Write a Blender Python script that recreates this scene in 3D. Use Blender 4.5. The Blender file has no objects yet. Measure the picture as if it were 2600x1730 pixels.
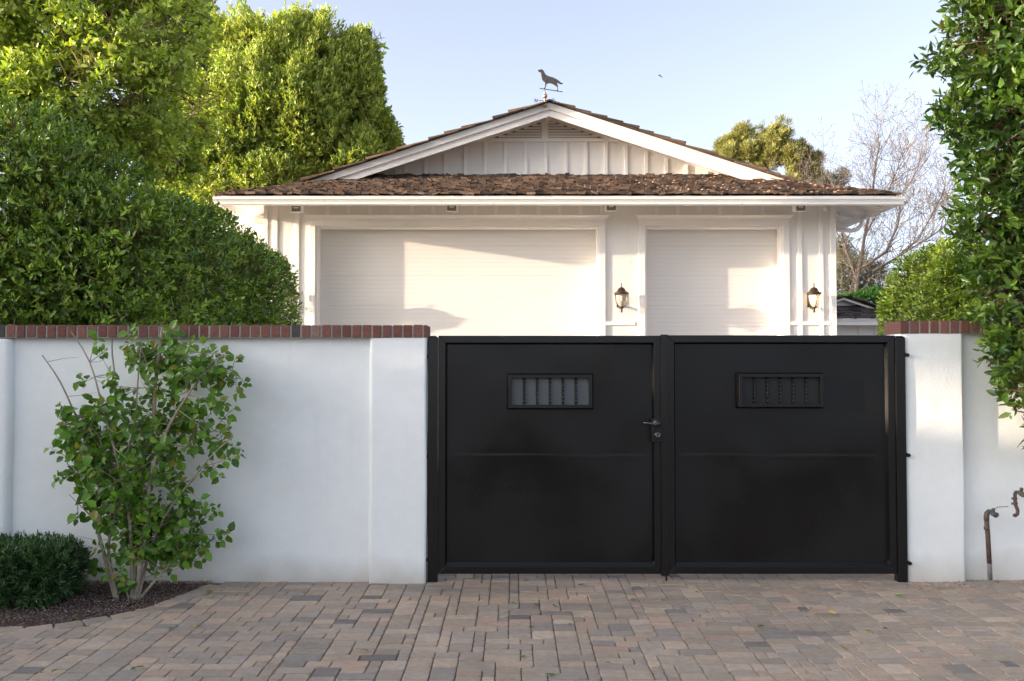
import bpy, bmesh, math, random
import numpy as np
from mathutils import Vector, Matrix
random.seed(7); rng = np.random.default_rng(11)
S = bpy.context.scene; C = S.collection
# ------------------------------------------------------------------ camera
F = 2300.0; CH = 1.56; TH = math.atan(65.0 / F)
cd = bpy.data.cameras.new('camera'); cam = bpy.data.objects.new('camera', cd); C.objects.link(cam)
cd.sensor_width = 36.0; cd.lens = 36.0 * F / 2600.0; cd.clip_start = 0.05; cd.clip_end = 2000
cam.location = (0, 0, CH); cam.rotation_euler = (math.pi / 2 + TH, 0, 0); S.camera = cam
# ------------------------------------------------------------------ light
SUN = Vector((-5.0, -1.0, 0.72)).normalized()          # towards the sun
EL = math.asin(SUN.z); ROT = math.atan2(SUN.x, SUN.y)
w = bpy.data.worlds.new('World'); S.world = w; w.use_nodes = True
nt = w.node_tree; bg = nt.nodes['Background']
sky = nt.nodes.new('ShaderNodeTexSky'); sky.sky_type = 'NISHITA'; sky.sun_disc = False
sky.sun_elevation = EL; sky.sun_rotation = ROT; sky.air_density = 0.42; sky.dust_density = 3.8; sky.ozone_density = 0.9
hs = nt.nodes.new('ShaderNodeHueSaturation'); hs.inputs['Saturation'].default_value = .56
nt.links.new(sky.outputs[0], hs.inputs['Color']); nt.links.new(hs.outputs[0], bg.inputs[0]); bg.inputs[1].default_value = 0.15
sl = bpy.data.lights.new('sun', 'SUN'); so = bpy.data.objects.new('sun', sl); C.objects.link(so)
sl.energy = 2.3; sl.angle = math.radians(0.6); sl.color = (1.0, 0.80, 0.60)
so.rotation_euler = SUN.to_track_quat('Z', 'Y').to_euler()
S.view_settings.view_transform = 'Standard'; S.view_settings.look = 'None'
S.view_settings.gamma = 1.0; S.view_settings.use_curve_mapping = False
S.view_settings.exposure = 2.27
S.cycles.max_bounces = 8; S.cycles.diffuse_bounces = 4; S.cycles.transmission_bounces = 6; S.cycles.transparent_max_bounces = 8
# ------------------------------------------------------------------ helpers
def W(px, py, Y):                                       # photo pixel + depth -> point
    u = (px - 1300) / F; v = -(py - 865) / F
    dy = math.cos(TH) - v * math.sin(TH); dz = math.sin(TH) + v * math.cos(TH)
    k = Y / dy
    return Vector((u * k, Y, CH + dz * k))
def X(px, Y, py=865): return W(px, py, Y).x
def Z(py, Y): return W(1300, py, Y).z
def G(px, py, z=0.0):                                   # photo pixel -> point on the ground
    u = (px - 1300) / F; v = -(py - 865) / F
    dy = math.cos(TH) - v * math.sin(TH); dz = math.sin(TH) + v * math.cos(TH)
    k = (z - CH) / dz
    return Vector((u * k, dy * k, z))
class MB:
    def __init__(s): s.v = []; s.f = []; s.c = []
    def add(s, vs, fs, col=(1, 1, 1)):
        o = len(s.v); s.v += [tuple(p) for p in vs]; s.f += [tuple(i + o for i in f) for f in fs]; s.c += [tuple(col[:3]) + (1,)] * len(vs); return s
    def box(s, x0, x1, y0, y1, z0, z1, col=(1, 1, 1), M=None):
        vs = [Vector((x, y, z)) for z in (z0, z1) for y in (y0, y1) for x in (x0, x1)]
        if M: vs = [M @ p for p in vs]
        return s.add(vs, [(0, 2, 3, 1), (4, 5, 7, 6), (0, 1, 5, 4), (2, 6, 7, 3), (0, 4, 6, 2), (1, 3, 7, 5)], col)
    def prism(s, poly, y0, y1, col=(1, 1, 1), M=None):    # polygon in XZ extruded along Y
        n = len(poly); vs = [Vector((p[0], y0, p[1])) for p in poly] + [Vector((p[0], y1, p[1])) for p in poly]
        if M: vs = [M @ p for p in vs]
        return s.add(vs, [tuple(range(n)), tuple(range(2 * n - 1, n - 1, -1))] + [(i, i + n, (i + 1) % n + n, (i + 1) % n) for i in range(n)], col)
    def prismx(s, poly, x0, x1, col=(1, 1, 1)):           # polygon in YZ extruded along X
        n = len(poly); vs = [(x0, p[0], p[1]) for p in poly] + [(x1, p[0], p[1]) for p in poly]
        return s.add(vs, [tuple(range(n)), tuple(range(2 * n - 1, n - 1, -1))] + [(i, i + n, (i + 1) % n + n, (i + 1) % n) for i in range(n)], col)
    def tube(s, pts, rad, n=8, col=(1, 1, 1), cap=True):
        pts = [Vector(p) for p in pts]
        if not hasattr(rad, '__len__'): rad = [rad] * len(pts)
        vs = []; pv = None
        for i, p in enumerate(pts):
            t = (pts[min(i + 1, len(pts) - 1)] - pts[max(i - 1, 0)])
            if t.length < 1e-9: t = Vector((0, 0, 1))
            t.normalize()
            if pv is None: a = t.orthogonal().normalized()
            else:
                a = pv - t * pv.dot(t)
                a = a.normalized() if a.length > 1e-6 else t.orthogonal().normalized()
            pv = a; b = t.cross(a)
            for k in range(n):
                th = 2 * math.pi * k / n; vs.append(p + (a * math.cos(th) + b * math.sin(th)) * rad[i])
        fs = [(i * n + k, i * n + (k + 1) % n, (i + 1) * n + (k + 1) % n, (i + 1) * n + k) for i in range(len(pts) - 1) for k in range(n)]
        if cap: fs += [tuple(range(n - 1, -1, -1)), tuple((len(pts) - 1) * n + k for k in range(n))]
        return s.add(vs, fs, col)
    def lathe(s, prof, c, n=20, col=(1, 1, 1), M=None):    # (r, z) profile about a vertical axis at c
        c = Vector(c); vs = []
        for r, z in prof:
            for k in range(n):
                th = 2 * math.pi * k / n; p = Vector((r * math.cos(th), r * math.sin(th), z))
                if M: p = M @ p
                vs.append(c + p)
        fs = [(i * n + k, i * n + (k + 1) % n, (i + 1) * n + (k + 1) % n, (i + 1) * n + k) for i in range(len(prof) - 1) for k in range(n)]
        fs += [tuple(range(n - 1, -1, -1)), tuple((len(prof) - 1) * n + k for k in range(n))]
        return s.add(vs, fs, col)
    def build(s, name, mat, parent=None, smooth=False, bevel=0, seg=2):
        me = bpy.data.meshes.new(name); me.from_pydata(s.v, [], s.f); me.update()
        a = me.color_attributes.new('Col', 'FLOAT_COLOR', 'POINT'); a.data.foreach_set('color', np.array(s.c, dtype=np.float32).ravel())
        me.materials.append(mat); o = bpy.data.objects.new(name, me); C.objects.link(o)
        bm = bmesh.new(); bm.from_mesh(me); bmesh.ops.recalc_face_normals(bm, faces=bm.faces[:]); bm.to_mesh(me); bm.free()
        if smooth: me.polygons.foreach_set('use_smooth', [True] * len(me.polygons))
        if bevel:
            m = o.modifiers.new('bevel', 'BEVEL'); m.width = bevel; m.segments = seg; m.limit_method = 'ANGLE'; m.angle_limit = math.radians(35)
        if parent:
            o.parent = parent; o.matrix_parent_inverse = parent.matrix_basis.inverted()
        return o
def tag(o, label=None, cat=None, group=None, kind=None):
    if label: o['label'] = label
    if cat: o['category'] = cat
    if group: o['group'] = group
    if kind: o['kind'] = kind
    return o
def empty(name, loc, label, cat, group=None, kind=None):
    o = bpy.data.objects.new(name, None); C.objects.link(o); o.location = loc; o.empty_display_size = 0.1
    return tag(o, label, cat, group, kind)
def dup(root, loc, label, group=None, rz=None):
    def cp(o, par):
        c = o.copy(); C.objects.link(c)
        if par: c.parent = par; c.matrix_parent_inverse = o.matrix_parent_inverse.copy()
        for ch in o.children: cp(ch, c)
        return c
    r = cp(root, None); r.location = loc; r['label'] = label
    if rz is not None: r.rotation_euler.z = rz
    if group: r['group'] = group
    return r
# ------------------------------------------------------------------ materials
def mat(name, base=(.5, .5, .5), rough=.6, spec=.5, metal=0, attr=False, noise=None, bump=None, stretch=(1, 1, 1), extra=None, coat=0):
    m = bpy.data.materials.new(name); m.use_nodes = True; t = m.node_tree; N = t.nodes; L = t.links
    b = N['Principled BSDF']; b.inputs['Roughness'].default_value = rough; b.inputs['Metallic'].default_value = metal
    b.inputs['Specular IOR Level'].default_value = spec; b.inputs['Coat Weight'].default_value = coat
    b.inputs['Base Color'].default_value = tuple(base) + (1,)
    tc = N.new('ShaderNodeTexCoord'); mp = N.new('ShaderNodeMapping'); mp.inputs['Scale'].default_value = stretch
    L.new(tc.outputs['Object'], mp.inputs['Vector']); col = None
    if attr:
        at = N.new('ShaderNodeAttribute'); at.attribute_name = 'Col'
        mx = N.new('ShaderNodeMix'); mx.data_type = 'RGBA'; mx.blend_type = 'MULTIPLY'; mx.inputs[0].default_value = 1
        mx.inputs[6].default_value = tuple(base) + (1,); L.new(at.outputs['Color'], mx.inputs[7]); col = mx.outputs[2]
    for (sc, det, amt) in (noise or []):                      # (scale, detail, amount) value variation
        n = N.new('ShaderNodeTexNoise'); n.inputs['Scale'].default_value = sc; n.inputs['Detail'].default_value = det; n.inputs['Roughness'].default_value = .6
        L.new(mp.outputs[0], n.inputs['Vector'])
        r = N.new('ShaderNodeMapRange'); r.inputs[1].default_value = .3; r.inputs[2].default_value = .7; r.inputs[3].default_value = 1 - amt; r.inputs[4].default_value = 1 + amt * .6
        L.new(n.outputs[0], r.inputs[0])
        h = N.new('ShaderNodeHueSaturation'); L.new(r.outputs[0], h.inputs['Value'])
        if col: L.new(col, h.inputs['Color'])
        else: h.inputs['Color'].default_value = tuple(base) + (1,)
        col = h.outputs[0]
    if extra: col = extra(t, mp, col)
    if col: L.new(col, b.inputs['Base Color'])
    prev = None
    for (sc, det, st, dist) in (bump or []):
        n = N.new('ShaderNodeTexNoise'); n.inputs['Scale'].default_value = sc; n.inputs['Detail'].default_value = det
        L.new(mp.outputs[0], n.inputs['Vector'])
        bp = N.new('ShaderNodeBump'); bp.inputs['Strength'].default_value = st; bp.inputs['Distance'].default_value = dist
        L.new(n.outputs[0], bp.inputs['Height'])
        if prev: L.new(prev, bp.inputs['Normal'])
        prev = bp.outputs[0]
    if prev: L.new(prev, b.inputs['Normal'])
    return m
def leafmat(name, trans=.35, rough=.42, spec=.5, tcol=(1.5, 1.6, .45)):
    m = bpy.data.materials.new(name); m.use_nodes = True; t = m.node_tree; N = t.nodes; L = t.links
    b = N['Principled BSDF']; b.inputs['Roughness'].default_value = rough; b.inputs['Specular IOR Level'].default_value = spec
    at = N.new('ShaderNodeAttribute'); at.attribute_name = 'Col'; L.new(at.outputs['Color'], b.inputs['Base Color'])
    mx = N.new('ShaderNodeMix'); mx.data_type = 'RGBA'; mx.blend_type = 'MULTIPLY'; mx.inputs[0].default_value = 1
    L.new(at.outputs['Color'], mx.inputs[6]); mx.inputs[7].default_value = tuple(tcol) + (1,)
    tr = N.new('ShaderNodeBsdfTranslucent'); L.new(mx.outputs[2], tr.inputs[0])
    ms = N.new('ShaderNodeMixShader'); ms.inputs[0].default_value = trans
    L.new(b.outputs[0], ms.inputs[1]); L.new(tr.outputs[0], ms.inputs[2]); L.new(ms.outputs[0], N['Material Output'].inputs['Surface'])
    return m
def blotch(color, sc, lo, hi, detail=4):                       # patches of another colour (stain, dirt, moss)
    def f(t, mp, col):
        n = t.nodes.new('ShaderNodeTexNoise'); n.inputs['Scale'].default_value = sc; n.inputs['Detail'].default_value = detail
        t.links.new(mp.outputs[0], n.inputs['Vector'])
        r = t.nodes.new('ShaderNodeMapRange'); r.inputs[1].default_value = lo; r.inputs[2].default_value = hi; t.links.new(n.outputs[0], r.inputs[0])
        x = t.nodes.new('ShaderNodeMix'); x.data_type = 'RGBA'; t.links.new(r.outputs[0], x.inputs[0])
        if col: t.links.new(col, x.inputs[6])
        x.inputs[7].default_value = tuple(color) + (1,); return x.outputs[2]
    return f
def wallstain(t, mp, col):                                   # faint grime: splash band at the foot, drips under the cap
    N = t.nodes; L = t.links; col = blotch((.74, .73, .69), .9, .62, .9)(t, mp, col)
    sp = N.new('ShaderNodeSeparateXYZ'); L.new(mp.outputs[0], sp.inputs[0])
    n = N.new('ShaderNodeTexNoise'); n.inputs['Scale'].default_value = 4; n.inputs['Detail'].default_value = 6; L.new(mp.outputs[0], n.inputs['Vector'])
    a = N.new('ShaderNodeMath'); a.operation = 'MULTIPLY_ADD'; a.inputs[1].default_value = -.22; L.new(n.outputs[0], a.inputs[0]); L.new(sp.outputs[2], a.inputs[2])
    r_ = N.new('ShaderNodeMapRange'); r_.inputs[1].default_value = .10; r_.inputs[2].default_value = -.12; r_.inputs[3].default_value = 0; r_.inputs[4].default_value = .75; L.new(a.outputs[0], r_.inputs[0])
    x = N.new('ShaderNodeMix'); x.data_type = 'RGBA'; L.new(r_.outputs[0], x.inputs[0]); L.new(col, x.inputs[6]); x.inputs[7].default_value = (.50, .45, .38, 1)
    m2 = N.new('ShaderNodeMapping'); m2.inputs['Scale'].default_value = (11, 11, .9); L.new(mp.outputs[0], m2.inputs[0])
    n2 = N.new('ShaderNodeTexNoise'); n2.inputs['Scale'].default_value = 1; n2.inputs['Detail'].default_value = 5; L.new(m2.outputs[0], n2.inputs['Vector'])
    r2 = N.new('ShaderNodeMapRange'); r2.inputs[1].default_value = .58; r2.inputs[2].default_value = .80; r2.inputs[4].default_value = .14; L.new(n2.outputs[0], r2.inputs[0])
    y = N.new('ShaderNodeMix'); y.data_type = 'RGBA'; L.new(r2.outputs[0], y.inputs[0]); L.new(x.outputs[2], y.inputs[6]); y.inputs[7].default_value = (.66, .64, .59, 1)
    return y.outputs[2]
M_stucco = mat('stucco', (.87, .89, .87), .75, .25, noise=[(1.3, 4, .04), (14, 3, .02)], bump=[(55, 4, .35, .006), (3, 2, .5, .02)], extra=wallstain)
M_white = mat('white_paint', (.87, .82, .765), .5, .4, noise=[(2.5, 3, .03)], bump=[(30, 3, .12, .003)])
M_siding = mat('rough_siding', (.80, .755, .705), .65, .3, noise=[(3, 3, .03)], bump=[(60, 4, .6, .006)], stretch=(1, 1, .08))
M_door = mat('door_paint', (.775, .725, .68), .42, .4, noise=[(1.2, 2, .02)])
M_gutter = mat('gutter_paint', (.82, .79, .75), .35, .5, noise=[(5, 4, .04)], extra=blotch((.62, .58, .52), 7, .66, .75))
M_black = mat('black_enamel', (.003, .003, .0032), .28, .5, noise=[(6, 5, .25)], bump=[(3, 3, .06, .01), (220, 2, .05, .001)])
M_blackp = mat('black_panel', (.0026, .0027, .0028), .3, .42, noise=[(2.2, 6, .35)], bump=[(1.7, 3, .14, .02), (260, 2, .06, .001)])
t = M_blackp.node_tree; n = t.nodes.new('ShaderNodeTexNoise'); n.inputs['Scale'].default_value = 1.6; n.inputs['Detail'].default_value = 5
tc = t.nodes.new('ShaderNodeTexCoord'); t.links.new(tc.outputs['Object'], n.inputs['Vector']); q = t.nodes.new('ShaderNodeMapRange')
q.inputs[1].default_value = .32; q.inputs[2].default_value = .68; q.inputs[3].default_value = .20; q.inputs[4].default_value = .46; t.links.new(n.outputs[0], q.inputs[0]); t.links.new(q.outputs[0], t.nodes['Principled BSDF'].inputs['Roughness'])
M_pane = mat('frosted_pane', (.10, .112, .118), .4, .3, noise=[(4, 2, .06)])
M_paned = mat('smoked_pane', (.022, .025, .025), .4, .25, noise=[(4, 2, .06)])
M_steel = mat('worn_steel', (.13, .135, .145), .38, .5, .9, noise=[(60, 3, .2)])
M_brick = mat('brick', (1, 1, 1), .85, .25, attr=True, noise=[(70, 4, .28), (300, 2, .12)], bump=[(140, 4, .8, .004)])
M_mortar = mat('mortar', (.36, .345, .32), .9, .2, noise=[(60, 3, .15)], bump=[(90, 4, .5, .004)])
M_paver = mat('paver', (1.04, 1.03, 1.0), .82, .3, attr=True, noise=[(.9, 6, .2), (22, 5, .15), (260, 3, .22)], bump=[(320, 3, .6, .003), (38, 4, .55, .006)], extra=blotch((.34, .31, .275), 1.9, .60, .80))
M_sand = mat('joint_sand', (.20, .165, .14), .95, .1, noise=[(40, 4, .4)], bump=[(200, 3, .5, .003)])
M_soil = mat('ground_soil', (.34, .29, .24), .95, .1, noise=[(2, 5, .25), (40, 3, .25)], bump=[(30, 5, .6, .01)])
M_gravelb = mat('gravel_bed', (.09, .065, .052), .95, .1, noise=[(120, 3, .4)], bump=[(140, 4, .8, .006)])
M_stone = mat('gravel_stone', (1, 1, 1), .8, .3, attr=True, noise=[(90, 2, .15)])
M_conc = mat('driveway_concrete', (.50, .46, .41), .9, .2, noise=[(3, 4, .15)])
M_shake = mat('cedar_shake', (1, 1, 1), .88, .2, attr=True, noise=[(9, 4, .3), (60, 4, .3)], bump=[(70, 4, .9, .008)])
M_deck = mat('roof_deck', (.06, .045, .035), .9, .1)
M_bark = mat('bark', (.27, .235, .19), .85, .2, noise=[(9, 5, .3), (60, 3, .25)], bump=[(60, 4, .6, .005)])
M_barkd = mat('dark_bark', (.10, .075, .055), .9, .2, noise=[(12, 5, .35)], bump=[(40, 4, .6, .01)])
M_barkg = mat('grey_bark', (.13, .105, .09), .9, .2, noise=[(12, 4, .3)])
M_bronze = mat('bronze', (.085, .06, .042), .42, .5, .75, noise=[(40, 4, .45)])
M_copper = mat('weathered_copper', (.07, .062, .062), .55, .4, .4, noise=[(30, 4, .3)])
M_brass = mat('old_brass', (.46, .33, .22), .4, .5, .8, noise=[(30, 4, .3)])
M_pipe = mat('painted_pipe', (1, 1, 1), .7, .3, attr=True, noise=[(40, 4, .35)], bump=[(80, 3, .5, .003)])
M_dark = mat('dark_recess', (.02, .02, .02), .8, .1)
M_lens = mat('fixture_glass', (.22, .20, .17), .15, .5, noise=[(20, 2, .2)])
M_stem = mat('stem_bark', (.34, .285, .215), .8, .2, noise=[(30, 4, .3)], bump=[(90, 3, .5, .003)])
M_leafA = leafmat('hedge_leaf', .22, .30, .6)
M_leafB = leafmat('tree_leaf', .28, .42, .45)
M_leafC = leafmat('shrub_leaf', .28, .42, .45)
M_leafD = leafmat('pine_needle', .2, .7, .2, (1.2, 1.2, .6))
M_leafE = leafmat('box_leaf', .15, .45, .5, (1.2, 1.4, .6))
m = M_glass = bpy.data.materials.new('seeded_glass'); m.use_nodes = True; t = m.node_tree
b = t.nodes['Principled BSDF']; b.inputs['Base Color'].default_value = (.95, .88, .76, 1); b.inputs['Roughness'].default_value = .25; b.inputs['Transmission Weight'].default_value = .75; b.inputs['IOR'].default_value = 1.3
m = M_bulb = bpy.data.materials.new('lit_bulb'); m.use_nodes = True; b = m.node_tree.nodes['Principled BSDF']
b.inputs['Emission Color'].default_value = (1, .72, .42, 1); b.inputs['Emission Strength'].default_value = 3.5
M_bulboff = mat('bulb', (.8, .78, .72), .3)
# ------------------------------------------------------------------ foliage
def vnoise(P, sc, seed):                                   # cheap smooth 3-D noise from rotated sines, about -1..1
    r = np.random.default_rng(seed); out = np.zeros(len(P))
    for i in range(5):
        d = r.normal(size=3); d /= np.linalg.norm(d); out += np.sin(P @ d * sc * (0.7 + .35 * i) + r.uniform(0, 6.28)) / (1 + .3 * i)
    return out / 2.6
def unit(a): return a / np.maximum(np.linalg.norm(a, axis=1, keepdims=True), 1e-9)
def leaf_mesh(name, P, D, N, L, Wd, col, mt, parent=None, fold=.12, curl=.10, wide=(.34, .72, 1, .74)):
    n = len(P); D = unit(D); N = unit(N - D * np.sum(N * D, 1, keepdims=True)); Sd = np.cross(D, N)
    L = L[:, None]; Wd = Wd[:, None]; a, b_, wa, wb = wide
    V = np.empty((n, 6, 3), np.float32)
    V[:, 0] = P; V[:, 3] = P + D * L - N * L * curl
    V[:, 1] = P + D * L * a + Sd * Wd * wa * .5 + N * Wd * fold; V[:, 5] = P + D * L * a - Sd * Wd * wa * .5 + N * Wd * fold
    V[:, 2] = P + D * L * b_ + Sd * Wd * wb * .5 + N * (Wd * fold - L * curl * .4); V[:, 4] = P + D * L * b_ - Sd * Wd * wb * .5 + N * (Wd * fold - L * curl * .4)
    me = bpy.data.meshes.new(name); me.vertices.add(n * 6); me.vertices.foreach_set('co', V.ravel())
    idx = (np.arange(n)[:, None] * 6 + np.array([0, 1, 2, 3, 0, 3, 4, 5])).astype(np.int32)
    me.loops.add(n * 8); me.loops.foreach_set('vertex_index', idx.ravel())
    me.polygons.add(n * 2); me.polygons.foreach_set('loop_start', np.arange(0, n * 8, 4, dtype=np.int32)); me.polygons.foreach_set('loop_total', np.full(n * 2, 4, np.int32))
    me.update(calc_edges=True); me.validate()
    at = me.color_attributes.new('Col', 'FLOAT_COLOR', 'POINT'); cc = np.ones((n, 6, 4), np.float32); cc[:, :, :3] = col[:, None, :]
    at.data.foreach_set('color', cc.ravel()); me.materials.append(mt)
    o = bpy.data.objects.new(name, me); C.objects.link(o)
    if parent: o.parent = parent; o.matrix_parent_inverse = parent.matrix_basis.inverted()
    return o
def leafcol(n, dark, light, P=None, seed=3, p=1.3, sc=1.5, yellow=0.0):
    r = rng.random(n) ** p
    if P is not None: r = np.clip(r * .75 + .25 * (vnoise(P, sc, seed) * .5 + .5), 0, 1)
    c = np.array(dark)[None] * (1 - r[:, None]) + np.array(light)[None] * r[:, None]
    c = c * rng.uniform(.82, 1.18, (n, 1)) * rng.uniform(.93, 1.07, (n, 3))
    if yellow > 0:
        k = rng.random(n) < yellow; c[k] = np.array([.30, .24, .05]) * rng.uniform(.6, 1.1, (k.sum(), 1))
    return c
def sprigs(P, D, k, tl, L, spread=.9, up=.2):
    """k leaves in a spiral along a twig of length tl from each P in direction D"""
    n = len(P); D = unit(D); A = unit(np.cross(D, rng.normal(size=(n, 3)))); B = np.cross(D, A)
    t = (np.arange(k)[None, :] + rng.random((n, k))) / k; ph = np.arange(k)[None, :] * 2.4 + rng.random((n, k)) * 1.2
    R = A[:, None, :] * np.cos(ph)[..., None] + B[:, None, :] * np.sin(ph)[..., None]
    s = (spread * (1 - .45 * t))[..., None]
    LD = D[:, None, :] * (1 - .35 * s) + R * s + np.array([0, 0, up])
    LP = P[:, None, :] + D[:, None, :] * (t * tl)[..., None]
    LN = D[:, None, :] * .8 - R * .5 + np.array([0, 0, .55]) + rng.normal(size=(n, k, 3)) * .5
    LL = L * rng.uniform(.65, 1.15, (n, k)) * (1 - .25 * (t > .85))
    return LP.reshape(-1, 3), LD.reshape(-1, 3), LN.reshape(-1, 3), LL.ravel()
def ellipsoids(lobes, n, seed, amp=.16, nsc=3.0, depth=.25, keep=.80):
    """points and outward normals on the skin of a union of ellipsoids (cx,cy,cz,rx,ry,rz), roughened by noise"""
    lb = np.array(lobes, float); area = (lb[:, 3] * lb[:, 5] + lb[:, 4] * lb[:, 5] + lb[:, 3] * lb[:, 4]); pr = area / area.sum()
    i = rng.choice(len(lb), n, p=pr); d = unit(rng.normal(size=(n, 3))); c = lb[i, :3]; r = lb[i, 3:]
    q = c + d * r; nz = vnoise(q, nsc, seed) * amp + vnoise(q, nsc * 3.1, seed + 1) * amp * .45
    dep = 1 - depth * rng.random(n) ** 1.8
    P = c + d * r * (dep + nz)[:, None]; N = unit(d / r)
    ok = np.ones(n, bool)
    for j in range(len(lb)):
        o = ((P - lb[j, :3]) / lb[j, 3:]); ok &= (np.sum(o * o, 1) > keep ** 2) | (i == j)
    return P[ok], N[ok]
def hull(poly_fn, n, seed): pass
def roundbox(x0, x1, y0, y1, z0, z1, n, seed, amp=.08, nsc=4, depth=.3, e=6.0, top=None):
    """skin of a clipped hedge: superellipsoid block with noise"""
    c = np.array([(x0 + x1) / 2, (y0 + y1) / 2, (z0 + z1) / 2]); h = np.array([(x1 - x0) / 2, (y1 - y0) / 2, (z1 - z0) / 2])
    f = rng.choice(3, n, p=np.array([h[1] * h[2], h[0] * h[2], h[0] * h[1]]) / (h[1] * h[2] + h[0] * h[2] + h[0] * h[1]))
    q = rng.uniform(-1, 1, (n, 3)); q[np.arange(n), f] = np.sign(rng.random(n) - .5)
    q = q / (np.sum(np.abs(q) ** e, 1) ** (1 / e))[:, None]
    N = unit(np.sign(q) * np.abs(q) ** (e - 1) / h); P = c + q * h
    off = vnoise(P, nsc, seed) * amp + vnoise(P, nsc * 3, seed + 2) * amp * .4 - depth * rng.random(n) ** 1.7
    P = P + N * off[:, None]
    if top is not None: P[:, 2] = z0 + (P[:, 2] - z0) * top(P)
    return P, N
def thin(P, N, sc, thr, seed):                              # open gaps between leaf clumps
    k = vnoise(P, sc, seed) + rng.normal(size=len(P)) * .12 > thr; return P[k], N[k]
M_twig = None
def foliage(name, P, N, parent, mt, k=6, tl=.12, L=.06, asp=.45, dark=(.02, .05, .01), light=(.10, .17, .02), up=.35, rnd=.6, spread=.9, seed=3, sc=1.5, p=1.3, yellow=0, fold=.12, **kw):
    D = unit(N + rng.normal(size=P.shape) * rnd + np.array([0, 0, up]))
    cc = leafcol(len(P), dark, light, P, seed, p, sc)
    LP, LD, LN, LL = sprigs(P - D * tl * .5, D, k, tl, L, spread)
    col = np.repeat(cc, k, axis=0) * rng.uniform(.8, 1.2, (len(LP), 1))
    tip = (np.tile(np.arange(k), len(P)) >= k - 2)[:, None]; col = np.where(tip, col * 1.25, col)      # young leaves at the twig tips
    if yellow: q = rng.random(len(LP)) < yellow; col[q] = np.array([.26, .22, .05])
    return leaf_mesh(name, LP, LD, LN, LL, LL * asp * rng.uniform(.85, 1.15, len(LL)), col, mt, parent, fold=fold, **kw)
def branching(mb, p, d, L, r, depth, n=5, gens=3, spread=.6, up=.15, shrink=.72, rmin=.002, wob=.12, kids=(2, 3), tips=None, col=(1, 1, 1)):
    pts = [Vector(p)]; d = Vector(d).normalized(); q = Vector(p); rr = [r]; seg = 4
    for i in range(seg):
        d = (d + Vector([random.gauss(0, wob) for _ in range(3)]) + Vector((0, 0, up * .25))).normalized(); q = q + d * L / seg; pts.append(q.copy()); rr.append(max(r * (1 - .35 * (i + 1) / seg), rmin))
    mb.tube(pts, rr, n, col, cap=False)
    if depth <= 1:
        if tips is not None: tips.append((q.copy(), d.copy()))
        return
    for k in range(random.randint(*kids)):
        j = random.choice([2, 3, 4, 4]) if k else 4
        nd = (d + Vector([random.gauss(0, spread) for _ in range(3)]) + Vector((0, 0, up))).normalized()
        branching(mb, pts[j], nd, L * shrink * random.uniform(.75, 1.15), rr[j] * .72, depth - 1, max(3, n - 1), gens, spread, up, shrink, rmin, wob, kids, tips, col)
# ================================================================== SETTING
def sheet(name, pts, mt, label=None):
    mb = MB(); mb.add(pts, [tuple(range(len(pts)))]); o = mb.build(name, mt); tag(o, label, None, None, 'structure'); return o
sheet('ground', [(-400, -400, -.075), (400, -400, -.075), (400, 600, -.075), (-400, 600, -.075)], M_soil)
M_asph = mat('asphalt', (.11, .11, .11), .9, .2, noise=[(2, 5, .2), (200, 2, .3)])
sheet('street', [(-60, -9, -.04), (60, -9, -.04), (60, 1.6, -.04), (-60, 1.6, -.04)], M_asph)
sheet('driveway', [(-3.2, 6.9, -.01), (6.2, 6.9, -.01), (6.2, 16.05, -.01), (-3.2, 16.05, -.01)], M_conc)
YW = 6.60                                                # plane of the wall panels; piers stand proud of it
# gravel edge (photo pixels -> ground)
edge_px = [(-700, 1640), (-350, 1622), (-100, 1604), (0, 1594), (110, 1588), (200, 1577), (300, 1560), (380, 1541), (450, 1515), (505, 1494), (553, 1474)]
EDGE = [G(a, b) for a, b in edge_px]
def edge_y(x):
    for a, b in zip(EDGE, EDGE[1:]):
        if a.x <= x <= b.x: return a.y + (b.y - a.y) * (x - a.x) / (b.x - a.x)
    return 99 if x > EDGE[-1].x else EDGE[0].y
bed = [(EDGE[0].x, 6.6, -.012)] + [(p.x, p.y, -.012) for p in EDGE] + [(EDGE[-1].x + .05, 6.6, -.012)]
tag(sheet('planting_bed', bed, M_gravelb), None)
sheet('paving_base', [(-9, .2, -.022), (9, .2, -.022), (9, 6.95, -.022), (-9, 6.95, -.022)], M_sand)
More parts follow.
